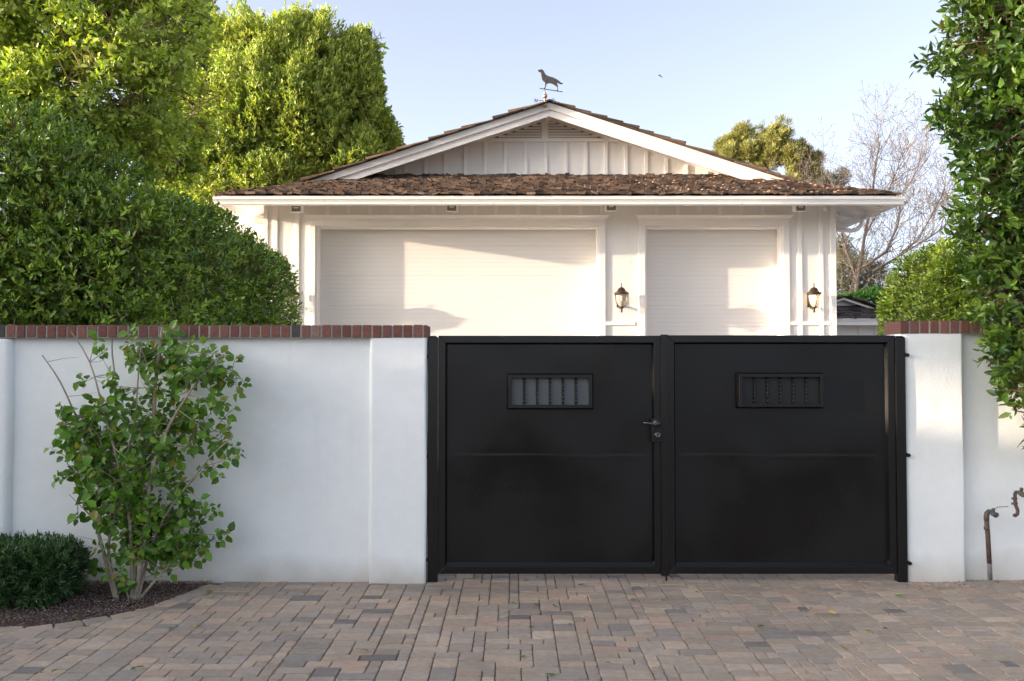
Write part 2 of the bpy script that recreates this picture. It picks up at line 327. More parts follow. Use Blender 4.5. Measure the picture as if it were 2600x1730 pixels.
# pavers: tumbled units of four sizes packed on a 66 mm grid
PCOL = [(.44, .345, .275), (.41, .33, .265), (.47, .37, .29), (.40, .325, .27), (.375, .315, .27), (.345, .295, .26), (.29, .255, .235), (.50, .40, .325), (.36, .30, .25), (.43, .35, .295), (.20, .18, .172), (.46, .34, .27)]
PW = [5, 6, 3, 6, 5, 4, 1.4, 1, 5, 4, .5, 3]
def paver(mb, cx, cy, w_, d_, ang=0, z=0, col=None, bev=.004):
    g = .0009; hw, hd = w_ / 2 - g, d_ / 2 - g; vs = []
    r_ = .009
    for (inset, zz) in ((0, -.05), (0, -.010), (bev, 0)):
        a, b_ = hw - inset, hd - inset; q = min(r_, a * .4, b_ * .4)
        for (sx, sy) in ((-1, -1), (1, -1), (1, 1), (-1, 1)):
            pr = [(sx * (a - q), sy * b_), (sx * a, sy * (b_ - q))]
            if (sx, sy) in ((-1, -1), (1, 1)): pr = [(sx * a, sy * (b_ - q)), (sx * (a - q), sy * b_)]
            for (x_, y_) in pr: vs.append([x_ + random.gauss(0, .0011), y_ + random.gauss(0, .0011), zz + z])
    tx, ty = random.gauss(0, .004), random.gauss(0, .004); dz = random.gauss(0, .0012)
    ca, sa = math.cos(ang), math.sin(ang)
    out = [(cx + v[0] * ca - v[1] * sa, cy + v[0] * sa + v[1] * ca, v[2] + v[0] * tx + v[1] * ty + dz) for v in vs]
    fs = [tuple(16 + i for i in range(8))] + [(r * 8 + i, r * 8 + (i + 1) % 8, (r + 1) * 8 + (i + 1) % 8, (r + 1) * 8 + i) for r in range(2) for i in range(8)]
    if col is None: col = random.choices(PCOL, PW)[0]
    k = random.uniform(.88, 1.1); mb.add(out, fs, (col[0] * k, col[1] * k, col[2] * k))
U = .0665; x0g, y0g = -7.6, 2.2; nx, ny = int(15.2 / U), int((6.93 - y0g) / .049)
occ = np.zeros((nx, ny), bool); mb = MB()
UY = .049; KIND = [((2, 2), 8), ((3, 2), 7), ((2, 3), 5), ((3, 3), 1.0), ((1, 2), .5)]
for j in range(ny):
    for i in range(nx):
        if occ[i, j]: continue
        opts = [(k, wt) for k, wt in KIND if i + k[0] <= nx and j + k[1] <= ny and not occ[i:i + k[0], j:j + k[1]].any()]
        k = random.choices([o[0] for o in opts], [o[1] for o in opts])[0] if opts else (1, 1)
        occ[i:i + k[0], j:j + k[1]] = True
        cx, cy = x0g + (i + k[0] / 2) * U, y0g + (j + k[1] / 2) * UY
        if cx < EDGE[-1].x + .08 and cy > edge_y(min(max(cx, EDGE[0].x + .01), EDGE[-1].x)) - .09: continue
        paver(mb, cx, cy, k[0] * U, k[1] * UY)
for s in range(0, 400):                                   # soldier course following the gravel edge
    pass
ln = 0; prev = EDGE[0]; step = .148; acc = 0
path = []
for a, b_ in zip(EDGE, EDGE[1:]):
    n = max(1, int((b_ - a).length / .01))
    for q in range(n): path.append(a.lerp(b_, q / n))
i = 0; last = path[0]
for q in path:
    acc += (q - last).length; last = q
    if acc >= step:
        acc = 0; j = path.index(q); t_ = (path[min(j + 5, len(path) - 1)] - path[max(j - 5, 0)]).normalized(); nrm = Vector((t_.y, -t_.x, 0))
        c_ = q + nrm * .066; paver(mb, c_.x - t_.x * step / 2, c_.y - t_.y * step / 2, step, .135, math.atan2(t_.y, t_.x), .004)
pv = mb.build('paved_drive', M_paver); tag(pv, kind='structure')
# gravel: one heap of chips
n = 15000; P = []; lo = EDGE[2].x
while len(P) < n:
    x_ = random.uniform(-4.6, EDGE[-1].x + .02); y_ = random.uniform(5.3, 6.62)
    if y_ > edge_y(x_) + .004: P.append((x_, y_))
P = np.array(P); z_ = -.012 + rng.random(n) * .010 + .02 * np.clip((P[:, 1] - 5.9), 0, .6)
base = np.array([(1, 0, 0), (-.6, .8, 0), (-.6, -.8, 0), (.1, .1, .8), (0.1, 0.05, -.8)]); V = np.empty((n, 5, 3)); sz = rng.uniform(.004, .0095, (n, 1, 1))
an = rng.uniform(0, 6.28, n); ca, sa = np.cos(an), np.sin(an)
bb = base[None] * rng.uniform(.6, 1.3, (n, 5, 3)) * sz; V[:, :, 0] = bb[:, :, 0] * ca[:, None] - bb[:, :, 1] * sa[:, None] + P[:, :1]; V[:, :, 1] = bb[:, :, 0] * sa[:, None] + bb[:, :, 1] * ca[:, None] + P[:, 1:]; V[:, :, 2] = bb[:, :, 2] * .8 + z_[:, None]
me = bpy.data.meshes.new('gravel'); idx = (np.arange(n)[:, None, None] * 5 + np.array([(0, 1, 3), (1, 2, 3), (2, 0, 3), (1, 0, 4), (2, 1, 4), (0, 2, 4)])).reshape(-1, 3)
me.from_pydata(V.reshape(-1, 3).tolist(), [], idx.tolist()); me.update()
gc = np.array([(.13, .085, .07), (.20, .14, .115), (.085, .062, .055), (.26, .20, .17), (.15, .11, .10), (.34, .29, .25)])[rng.choice(6, n, p=[.28, .24, .2, .1, .14, .04])] * rng.uniform(.8, 1.2, (n, 1))
at = me.color_attributes.new('Col', 'FLOAT_COLOR', 'POINT'); cc = np.ones((n, 5, 4), np.float32); cc[:, :, :3] = gc[:, None]; at.data.foreach_set('color', cc.ravel()); me.materials.append(M_stone)
o = bpy.data.objects.new('gravel', me); C.objects.link(o); tag(o, 'brown crushed gravel filling the planting bed under the shrubs', 'gravel', kind='stuff')
# ================================================================== GARDEN WALLS
def rounded_block(x0, x1, y0, y1, z0, z1, rl=.02, rr=.02, rt=.012, n=6):
    """stucco block: plan with rounded front corners, softly rounded top edge, slightly wavy"""
    plan = [(x0, y1)]
    for k in range(n + 1): a = math.pi / 2 * k / n; plan.append((x0 + rl - rl * math.cos(a), y0 + rl - rl * math.sin(a)))
    for k in range(n + 1): a = math.pi / 2 * k / n; plan.append((x1 - rr + rr * math.sin(a), y0 + rr - rr * math.cos(a)))
    plan.append((x1, y1)); c = ((x0 + x1) / 2, (y0 + y1) / 2); vs = []; N = len(plan)
    zs = [z0 + (z1 - rt - z0) * k / 10 for k in range(11)] + [z1 - rt * .3, z1]
    for iz, zz in enumerate(zs):
        ins = 0 if iz <= 10 else (rt * .3 if iz == 11 else rt)
        for (x_, y_) in plan:
            ddx = -ins if x_ > c[0] else ins; vs.append((x_ + ddx + .0025 * math.sin(zz * 5 + x_ * 3), y_ + (ins if y_ < c[1] else -ins) + .002 * math.sin(zz * 7 + x_ * 4), zz))
    fs = [(r * N + i, r * N + (i + 1) % N, (r + 1) * N + (i + 1) % N, (r + 1) * N + i) for r in range(len(zs) - 1) for i in range(N)] + [tuple((len(zs) - 1) * N + i for i in range(N))]
    mb = MB(); mb.add(vs, fs); return mb
BC = [(.20, .085, .065), (.18, .075, .06), (.22, .10, .078), (.17, .08, .068), (.25, .155, .125), (.09, .075, .073), (.20, .10, .08), (.27, .175, .145)]
BWt = [5, 4, 4, 3, 1.0, .45, 3, .6]
def brick_cap(x0, x1, y0, y1, z0, z1, parent):
    mt_ = MB().box(x0 + .006, x1 - .006, y0 + .006, y1 - .006, z0 - .004, z1 - .005).build('mortar_bed', M_mortar)
    mb = MB(); x_ = x0; pitch = .0735
    while x_ < x1 - .02:
        w_ = min(.0615, x1 - x_) + random.gauss(0, .001); c_ = random.choices(BC, BWt)[0]; k = random.uniform(.85, 1.15); j = random.gauss(0, .0018)
        mb.box(x_, x_ + w_, y0 + j, y1, z0 + random.gauss(0, .001), z1 + random.gauss(0, .0015), tuple(v * k for v in c_)); x_ += pitch
    o = mb.build('brick_cap', M_brick, parent, bevel=.004); mt_.parent = o; return o
# left wall
YP = 6.545
gw = empty('garden_wall', (-2, YW, 0), 'white stucco wall with brick cap behind the green shrub, left of the gate', 'wall', 'white stucco walls either side of the gate')
xr = X(1083, YP); xp = X(938, YP); zt = Z(858, YW)
MB().box(-7.5, xp + .05, YW, YW + .20, -.05, zt).build('wall_panel', M_stucco, gw)
pr_ = rounded_block(xp, xr, YP, YW + .215, -.05, Z(853, YP) - .002, .03, .018).build('pier', M_stucco, gw, smooth=False)
pl_ = rounded_block(-4.4, X(28, YP), YP, YW + .21, -.05, Z(859, YP) - .002, .03, .05).build('pier', M_stucco, gw)
brick_cap(-7.4, xr + .003, YP - .008, YW + .225, Z(857, YP), Z(826, YP), gw)
# right wall
YR, YRP = 6.66, 6.60
gr_ = empty('garden_wall', (3.4, YR, 0), 'white stucco wall with brick cap right of the gate, water pipes along its foot', 'wall', 'white stucco walls either side of the gate')
xa = X(2292, YRP, 1150); xb = X(2450, YRP, 1150)
rounded_block(xa, xb, YRP, YR + .215, -.05, Z(846, YRP), .055, .02).build('pier', M_stucco, gr_)
MB().box(xb - .05, 7.5, YR, YR + .2, -.05, Z(848, YR)).build('wall_panel', M_stucco, gr_)
brick_cap(X(2285, YRP, 830), 7.4, YRP - .006, YR + .225, Z(847, YRP) + .002, Z(815, YRP), gr_)
# ================================================================== GATE
YG = 6.62
def miter(mb, x0, x1, z0, z1, wd, yf, yb, bev=.0):
    """rectangular frame of four mitred bars: outer x0..x1,z0..z1, width wd, front yf back yb"""
    o = [(x0, z0), (x1, z0), (x1, z1), (x0, z1)]; i = [(x0 + wd, z0 + wd), (x1 - wd, z0 + wd), (x1 - wd, z1 - wd), (x0 + wd, z1 - wd)]
    ob = [(x0 + bev, z0 + bev), (x1 - bev, z0 + bev), (x1 - bev, z1 - bev), (x0 + bev, z1 - bev)]
    for k in range(4):
        l = (k + 1) % 4
        ring = [(o[k], yb), (ob[k], yf), (i[k], yf), (i[k], yb)]; ring2 = [(o[l], yb), (ob[l], yf), (i[l], yf), (i[l], yb)]
        vs = [(p[0], y, p[1]) for p, y in ring + ring2]
        mb.add(vs, [(0, 1, 5, 4), (1, 2, 6, 5), (2, 3, 7, 6), (3, 0, 4, 7), (0, 3, 2, 1), (4, 5, 6, 7)])
def grille(parent, px0, px1, py0, py1, pane):
    x0, x1, z0, z1 = X(px0, YG), X(px1, YG), Z(py1, YG), Z(py0, YG)
    mb = MB(); miter(mb, x0, x1, z0, z1, .034, YG - .052, YG - .008, .012); g = mb.build('grille_frame', M_black, parent, bevel=.0015)
    ch = lambda o: (setattr(o, 'parent', g), o)[1]
    ch(MB().box(x0 + .03, x1 - .03, YG - .0145, YG - .0065, z0 + .03, z1 - .03).build('pane', pane))
    for k in range(5):                                  # twisted square bars
        cx = x0 + .034 + (x1 - x0 - .068) * (k + 1 - .02) / 6.0 + .0; mb = MB(); vs = []; n = 44; zA, zB = z0 + .03, z1 - .03; h_ = .0068
        for i in range(n + 1):
            z_ = zA + (zB - zA) * i / n; a = 2 * math.pi * 1.6 * max(0, min(1, (i - 2) / (n - 4))) ; 
            for q in range(4): th = a + math.pi / 4 + q * math.pi / 2; vs.append((cx + h_ * 1.414 * math.cos(th), YG - .030 + h_ * 1.414 * math.sin(th), z_))
        mb.add(vs, [(i * 4 + q, i * 4 + (q + 1) % 4, i * 4 + 4 + (q + 1) % 4, i * 4 + 4 + q) for i in range(n) for q in range(4)] + [(3, 2, 1, 0), tuple(n * 4 + q for q in range(4))])
        ch(mb.build('twisted_bar', M_black))
    return g
def panel(parent, x0, x1, z0, z1, seed):
    nxp, nzp = 60, 60; zc = Z(1155, YG); rr = random.Random(seed); ph = [rr.uniform(0, 6) for _ in range(6)]; vs = []
    zl = [z0 + (z1 - z0) * j / nzp for j in range(nzp + 1)]
    zl = sorted(zl + [zc - .03, zc - .018, zc - .009, zc - .003, zc + .003, zc + .009, zc + .02, zc + .035])
    for z_ in zl:
        for i in range(nxp + 1):
            x_ = x0 + (x1 - x0) * i / nxp; u = i / nxp
            d = .0022 * math.sin(x_ * 3.1 + ph[0]) * math.sin(z_ * 4.2 + ph[1]) + .0012 * math.sin(x_ * 7 + ph[2] + z_ * 2) * math.sin(z_ * 8 + ph[3])
            tt = (z_ - zc - .004 * math.sin(x_ * 2.3 + ph[5]) - .002 * math.sin(x_ * 9)) / .013; fade = (.55 + .45 * math.sin(u * 5 + ph[4]) ** 2) * min(1, 8 * u * (1 - u) * 2)
            d += -.0007 * math.exp(-((tt + .9) ** 2)) * fade + .0006 * math.exp(-((tt - .9) ** 2)) * fade
            vs.append((x_, YG + .012 + d, z_))
    N = nxp + 1; mb = MB(); mb.add(vs, [(j * N + i, j * N + i + 1, (j + 1) * N + i + 1, (j + 1) * N + i) for j in range(len(zl) - 1) for i in range(nxp)])
    nb = len(mb.v); mb.box(x0, x1, YG + .022, YG + .028, z0, z1)
    return mb.build('sheet_panel', M_blackp, parent, smooth=True)
def leaf(px0, px1, pyt, label, gpx, pane, seed):
    x0, x1 = X(px0, YG, 1150), X(px1, YG, 1150); z0, z1 = Z(1456, YG), Z(pyt, YG)
    r = empty('gate_leaf', ((x0 + x1) / 2, YG, z0), label, 'gate', 'black steel leaves of the double driveway gate')
    mb = MB(); miter(mb, x0, x1, z0, z1, .052, YG - .022, YG + .032); mb.build('frame', M_black, r, bevel=.003)
    mb = MB(); a = .052
    # sloping stop moulding inside the frame
    xi0, xi1, zi0, zi1 = x0 + a, x1 - a, z0 + a, z1 - a; s = .012; sb = .028
    o = [(xi0, zi0), (xi1, zi0), (xi1, zi1), (xi0, zi1)]; i = [(xi0 + s, zi0 + sb), (xi1 - s, zi0 + sb), (xi1 - s, zi1 - s), (xi0 + s, zi1 - s)]
    for k in range(4):
        l = (k + 1) % 4; mb.add([(o[k][0], YG - .014, o[k][1]), (o[l][0], YG - .014, o[l][1]), (i[l][0], YG + .010, i[l][1]), (i[k][0], YG + .010, i[k][1]), (o[k][0], YG + .02, o[k][1]), (o[l][0], YG + .02, o[l][1]), (i[l][0], YG + .02, i[l][1]), (i[k][0], YG + .02, i[k][1])],
            [(0, 1, 2, 3), (4, 7, 6, 5), (0, 4, 5, 1), (1, 5, 6, 2), (2, 6, 7, 3), (3, 7, 4, 0)])
    mb.build('stop_moulding', M_black, r, bevel=.0015)
    panel(r, xi0 + .004, xi1 - .004, zi0 + .004, zi1 - .004, seed)
    grille(r, *gpx, pane); return r
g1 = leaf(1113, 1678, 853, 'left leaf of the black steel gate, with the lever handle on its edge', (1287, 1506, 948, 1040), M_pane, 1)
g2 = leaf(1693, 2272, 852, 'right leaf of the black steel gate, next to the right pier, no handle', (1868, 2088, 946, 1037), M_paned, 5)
xm = X(1685, YG)
MB().box(xm - .028, xm + .026, YG - .040, YG - .0245, Z(1460, YG), Z(851, YG) + .002).build('meeting_strip', M_black, g2, bevel=.003)
MB().tube([(xm + .005, YG - .035, .01), (xm + .005, YG - .035, .10)], .007, 8).build('drop_bolt', M_black, g2)
# lock box, lever and cylinder
lb = empty('x', (0, 0, 0), None, None); C.objects.unlink(lb); bpy.data.objects.remove(lb)
lx0, lx1 = X(1650, YG), X(1679, YG); lz0, lz1 = Z(1121, YG), Z(1061, YG)
lk = MB().box(lx0, lx1, YG - .058, YG + .01, lz0, lz1).build('lock_box', M_black, g1, bevel=.003)
c = W(1668, 1075, YG - .058); RX = Matrix.Rotation(math.pi / 2, 3, 'X')
mb = MB(); mb.lathe([(.031, 0), (.031, .006), (.027, .014), (.018, .022), (.013, .05), (.010, .052)], c, 24, M=RX)
pts = [c + Vector((0, -.045, 0)), c + Vector((-.02, -.052, -.004)), c + Vector((-.05, -.056, .000)), c + Vector((-.08, -.054, .006)), c + Vector((-.105, -.05, .004))]
mb.tube(pts, [.012, .010, .008, .007, .006], 10); h_ = mb.build('lever_handle', M_steel, None, smooth=True); h_.parent = lk
c = W(1670, 1105, YG - .058); o = MB().lathe([(.026, 0), (.026, .006), (.021, .014), (.019, .018), (.006, .018), (.005, .012)], c, 24, M=RX).build('lock_cylinder', M_steel, None, smooth=True); o.parent = lk
# posts
def post(px, label, side, bys):
    x_ = X(px, YG, 1150); r = empty('gate_post', (x_, YG, 0), label, 'gate post', 'square black steel gate posts'); h = .036
    MB().box(x_ - h, x_ + h, YG - .036, YG + .036, -.01, Z(858, YG)).build('post_shaft', M_black, r, bevel=.004)
    zt = Z(858, YG); MB().add([(x_ - h, YG - .036, zt), (x_ + h, YG - .036, zt), (x_ + h, YG + .036, zt), (x_ - h, YG + .036, zt), (x_ - h * .5, YG - .018, zt + .014), (x_ + h * .5, YG - .018, zt + .014), (x_ + h * .5, YG + .018, zt + .014), (x_ - h * .5, YG + .018, zt + .014)],
        [(0, 1, 5, 4), (1, 2, 6, 5), (2, 3, 7, 6), (3, 0, 4, 7), (4, 5, 6, 7), (3, 2, 1, 0)]).build('post_cap', M_black, r, bevel=.002)
    for by in bys:
        z_ = Z(by, YG); mb = MB(); xs = x_ + side * h
        mb.tube([(xs - side * .004, YG - .02, z_), (xs + side * .014, YG - .02, z_)], .016, 6); mb.tube([(xs + side * .013, YG - .045, z_), (xs + side * .013, YG - .008, z_)], .013, 12)
        mb.build('anchor_bolt', M_black, r)
post(1099.5, 'square black gate post bolted to the left pier', -1, (905, 1158, 1420))
post(2284, 'square black gate post bolted to the right pier', 1, (902, 1155, 1428))
# ================================================================== GARAGE
DW = 15.75; YE = 14.83; YRK = 16.34; YGB = 17.0; DD = 16.03
gar = empty('garage', (.7, DW, 0), 'white board and batten garage with brown shake roof behind the black gate', 'garage')
XL, XR_ = X(668, DW), X(2121, DW); XEL, XER = X(556, YE), X(2280, YE); PT = .35
ZE = Z(497, YE)                                          # roof plane height at the eave line
d1 = (X(808, DD), X(1518, DD)); d2 = (X(1632, DD), X(1978, DD)); ZD = Z(574, DW)
zw = 4.62
mb = MB()
for a, b_ in ((XL, d1[0]), (d1[1], d2[0]), (d2[1], XR_)): mb.box(a, b_, DW, DW + .35, 0, zw)
for a, b_ in (d1, d2): mb.box(a, b_, DW, DW + .35, ZD, zw)
mb.box(XL, XL + .2, DW + .35, 24.5, 0, zw); mb.box(XR_ - .2, XR_, DW + .35, 24.5, 0, zw); mb.box(XL + .2, XR_ - .2, 24.3, 24.5, 0, zw)
mb.build('wall', M_siding, gar)
# battens on the front
mb = MB(); px_ = 831 - 53.6
bat = [(690, 703), (748, 758)]
for k in range(0, 14): bat.append((831 + 53.6 * k - 5, 831 + 53.6 * k + 5))
bat += [(1663 + 54 * k, 1673 + 54 * k) for k in range(6)]; bat += [(2028, 2038), (2082, 2092)]
zh = Z(549, DW)
for a, b_ in bat:
    low = 0 if (a < 775 or 2010 < a) else zh
    if a >= 1535 and a < 1612: continue
    MB().box(X(a, DW), X(b_, DW), DW - .021, DW, low, zw).build('batten', M_white, gar, bevel=.003)
MB().box(XL - .003, X(678, DW), DW - .022, DW + .02, 0, zw).build('corner_board', M_white, gar, bevel=.002); mb = MB(); mb.box(X(2110, DW), XR_ + .022, DW - .022, DW + .1, 0, zw - .01); mb.build('corner_board', M_white, gar, bevel=.002)
mb = MB(); mb.box(X(1534, DW), X(1612, DW), DW - .024, DW, Z(826, DW), Z(817, DW)); mb.build('belt_rail', M_white, gar, bevel=.002); mb = MB(); mb.box(X(1998, DW), X(2110, DW), DW - .024, DW, Z(826, DW), Z(817, DW)); mb.build('belt_rail', M_white, gar, bevel=.002)
# door casings with crown heads
def casing(d, hpx):
    a, b_ = d; mb = MB(); wd = .105; yf = DW - .026
    mb.box(a - wd, a, yf, DW, 0, ZD); mb.box(b_, b_ + wd, yf, DW, 0, ZD)
    mb.box(a - wd, b_ + wd, yf - .003, DW, ZD, ZD + .085)
    z0 = ZD + .085
    prof = [(DW, z0), (yf - .004, z0), (yf - .012, z0 + .015), (yf - .014, z0 + .03), (yf - .045, z0 + .065), (yf - .075, z0 + .078), (yf - .078, z0 + .098), (DW, z0 + .098)]
    n = len(prof); vs = []
    for sgn, xe in ((-1, a - wd), (1, b_ + wd)):
        for (y_, z_) in prof: vs.append((xe + sgn * max(0, (yf - y_)) * 1.0, y_, z_))
    mb.add(vs, [tuple(range(n)), tuple(range(2 * n - 1, n - 1, -1))] + [(i, (i + 1) % n, (i + 1) % n + n, i + n) for i in range(n)])
    mb.box(a + .0, a + .035, DW + .01, DD - .01, 0, ZD - .001); mb.box(b_ - .035, b_, DW + .01, DD - .01, 0, ZD - .001)
    mb.box(a + .035, b_ - .035, DW + .01, DD - .01, ZD - .03, ZD - .001)
    return mb.build('door_casing', M_white, gar, bevel=.002)
for d in (d1, d2):
    casing(d, 0); mb = MB(); z_ = 0; k = 0; prof = [(DD + .05, 0), (DD, 0)]
    while z_ < ZD - .08:
        dd = .006 if k % 7 == 6 else .0035; gh = .009 if k % 7 == 6 else .005
        prof += [(DD, z_ + .07), (DD + dd, z_ + .07 + gh / 2), (DD, z_ + .07 + gh)]; z_ += .07 + gh; k += 1
    prof += [(DD, ZD + .02), (DD + .05, ZD + .02)]
    mb.prismx(prof, d[0] + .002, d[1] - .002); mb.build('garage_door', M_door, gar)
# gable wall, vent, battens
XA = .68; ZA = Z(263, YRK); RS = .329
def rake(x_, off=0): return ZA - RS * abs(x_ - XA) - off
zb = Z(448, YGB) - .35
mb = MB(); hw = 5.0
mb.prism([(XA - hw, zb), (XA + hw, zb), (XA + hw, max(zb + .01, rake(XA + hw) - .10)), (XA, ZA - .10), (XA - hw, max(zb + .01, rake(XA - hw) - .10))], YGB, YGB + .15)
mb.build('gable_wall', M_siding, gar)
zs = Z(361, YGB); zs2 = Z(352, YGB)
mb = MB()
for k in range(-9, 11):
    x_ = X(1386 + 51.2 * k, YGB); hw_ = .032
    zt = min(zs, rake(x_) - .12)
    if zt > Z(448, YGB) - .1: MB().box(x_ - hw_, x_ + hw_, YGB - .028, YGB, zb, zt).build('gable_batten', M_white, gar, bevel=.003)
mb = MB(); mb.box(X(1205, YGB), X(1562, YGB), YGB - .035, YGB, zs, zs2); mb.box(X(1376, YGB), X(1392, YGB), YGB - .035, YGB, zs2, ZA - .08)
for sg in (-1, 1):                                      # sloped vent casing
    p = [(XA, ZA - .05), (XA, ZA - .125), (XA + sg * 1.32, ZA - .125 - RS * 1.32), (XA + sg * 1.32, ZA - .05 - RS * 1.32)]
    mb.prism(p if sg > 0 else p[::-1], YGB - .03, YGB)
mb.build('vent_casing', M_white, gar, bevel=.002)
mb = MB(); mb.prism([(XA - 1.05, zs2), (XA + 1.05, zs2), (XA, ZA - .125)], YGB - .004, YGB - .001); vb = mb.build('vent_backing', M_dark, gar)
mb = MB()
for k in range(6):
    z_ = zs2 + .012 + k * .052; half = max(0, (ZA - .125 - z_ - .03) / RS)
    for sg in (-1, 1):
        a, b_ = XA - .06 + sg * .04, XA + sg * min(half, 1.02)
        if half > .1:
            x0_, x1_ = min(a, b_), max(a, b_); mb.add([(x0_, YGB - .028, z_), (x1_, YGB - .028, z_), (x1_, YGB - .005, z_ + .042), (x0_, YGB - .005, z_ + .042), (x0_, YGB - .028, z_ + .008), (x1_, YGB - .028, z_ + .008), (x1_, YGB - .005, z_ + .05), (x0_, YGB - .005, z_ + .05)],
                [(0, 3, 2, 1), (4, 5, 6, 7), (0, 1, 5, 4), (1, 2, 6, 5), (2, 3, 7, 6), (3, 0, 4, 7)])
mb.build('vent_louvre', M_white, gar)
# rake boards (two stepped layers) and rake soffit
def rakeboard(yf, yb, o0, o1, name):
    mb = MB(); 
    for sg in (-1, 1):
        xe = XA + sg * 5.05; p = [(XA, ZA - o0), (xe, ZA - o0 - RS * 5.05), (xe, ZA - o1 - RS * 5.05), (XA, ZA - o1)]
        # clip to skirt roof height
        zc = ZE + PT * (yf - YE) + .0
        def clip(poly):
            out = []
            for i in range(len(poly)):
                a, b_ = poly[i], poly[(i + 1) % len(poly)]
                if a[1] >= zc: out.append(a)
                if (a[1] - zc) * (b_[1] - zc) < 0: t_ = (zc - a[1]) / (b_[1] - a[1]); out.append((a[0] + t_ * (b_[0] - a[0]), zc))
            return out
        p = clip(p); mb.prism(p if sg > 0 else p[::-1], yf, yb)
    return mb.build(name, M_white, gar, bevel=.002)
rakeboard(YRK - .055, YRK - .0005, 0, .115, 'rake_trim')
rakeboard(YRK, YRK + .03, .0, .235, 'rake_board')
mb = MB()
for sg in (-1, 1):
    xe = XA + sg * 5.2; p = [(XA, ZA - .03), (xe, ZA - .03 - RS * 5.2), (xe, ZA - .075 - RS * 5.2), (XA, ZA - .075)]
    mb.prism(p if sg > 0 else p[::-1], YRK + .031, YGB + .1)
mb.prism([(XA - .05, ZA - .10), (XA + .05, ZA - .10), (XA + .05, ZA - .16), (XA - .05, ZA - .16)], YRK + .031, YGB)
mb.build('rake_soffit', M_white, gar)
# roof decks
mb = MB()
for sg in (-1, 1):
    xe = XA + sg * 5.3; p = [(XA, ZA + .002), (xe, ZA + .002 - RS * 5.3), (xe, ZA - .025 - RS * 5.3), (XA, ZA - .025)]
    mb.prism(p if sg > 0 else p[::-1], YRK - .03, 25)
xc = (XEL + XER) / 2
def skirtz(y_): return ZE + PT * (y_ - YE)
# front skirt: trapezoid; side slopes run back
HB = YGB - YE + .15
mb.add([(XEL, YE, ZE - .03), (XER, YE, ZE - .03), (XER - HB, YE + HB, ZE + PT * HB - .03), (XEL + HB, YE + HB, ZE + PT * HB - .03)], [(0, 1, 2, 3)])
for (xe, sg) in ((XEL, 1), (XER, -1)):
    mb.add([(xe, YE, ZE - .03), (xe + sg * HB, YE + HB, ZE + PT * HB - .03), (xe + sg * HB, 25, ZE + PT * HB - .03), (xe, 25, ZE - .03)], [(0, 1, 2, 3)])
roof = mb.build('roof', M_deck, gar)
SC = [(.17, .108, .075), (.145, .095, .068), (.20, .13, .09), (.10, .07, .054), (.07, .052, .043), (.24, .165, .115), (.14, .102, .085)]
def shakes(name, org, u, v, ulen, vlen, inside, expo=.145, thick=.026, seed=0, wid=(.09, .20), parent=None, cols=SC):
    """rows of split cedar shakes: org + u*s + v*t ; v runs up the slope"""
    R_ = random.Random(seed); mb = MB(); u = Vector(u).normalized(); v = Vector(v).normalized(); nn = u.cross(v).normalized()
    if nn.z < 0: nn = -nn
    rows = int(vlen / expo) + 1
    for r in range(rows):
        s = -R_.uniform(0, .1); row = R_.gauss(0, .004)
        while s < ulen:
            w_ = R_.uniform(*wid); g = R_.uniform(.003, .010); t0 = r * expo + R_.gauss(0, .010) + row; L_ = min(expo * 1.9, vlen - t0); sc_ = s + w_ / 2
            if L_ > .05 and inside(sc_, t0 + expo * .5):
                th = thick * R_.uniform(.7, 1.5); li = R_.uniform(0, .016); tw = R_.gauss(0, .008); c_ = R_.choice(cols); k = R_.uniform(.75, 1.2)
                o_ = Vector(org); a, b_ = s + g / 2, s + w_ - g / 2
                P0 = o_ + u * a + v * t0; P1 = o_ + u * b_ + v * t0; P2 = o_ + u * b_ + v * (t0 + L_); P3 = o_ + u * a + v * (t0 + L_)
                lo_ = .012 + li; vs = [P0 + nn * (lo_ + tw), P1 + nn * (lo_ - tw), P2 + nn * -.004, P3 + nn * -.004, P0 + nn * (lo_ + th + tw), P1 + nn * (lo_ + th * R_.uniform(.8, 1.2) - tw), P2 + nn * .006, P3 + nn * .006]
                mb.add(vs, [(0, 3, 2, 1), (4, 5, 6, 7), (0, 1, 5, 4), (1, 2, 6, 5), (2, 3, 7, 6), (3, 0, 4, 7)], tuple(q * k for q in c_))
            s += w_
    o = mb.build(name, M_shake, None)
    if parent: o.parent = parent
    return o
cs = math.sqrt(1 + PT * PT)
shakes('shake_course', (XEL - .02, YE - .03, ZE), (1, 0, 0), (0, 1, PT), XER - XEL + .04, HB * cs, lambda s, t: s > t / cs - .06 and s < (XER - XEL) - t / cs + .10, .16, .034, 1, wid=(.07, .17), parent=roof)
shakes('shake_course', (XER + .03, YE, ZE), (0, 1, 0), (-1, 0, PT), 9.5, HB * cs, lambda s, t: s > t / cs - .02, .15, .026, 2, parent=roof)
shakes('shake_course', (XEL - .03, YE, ZE), (0, 1, 0), (1, 0, PT), 9.5, HB * cs, lambda s, t: s > t / cs - .02, .15, .026, 3, parent=roof)
c2 = math.sqrt(1 + RS * RS)
for sg, sd in ((-1, 4), (1, 5)):
    shakes('shake_course', (XA + sg * 5.3, YRK - .10, ZA - RS * 5.3 + .004), (0, 1, 0), (-sg, 0, RS), 8.5, 5.3 * c2 - .05, lambda s, t: True, .30, .034, sd, parent=roof)
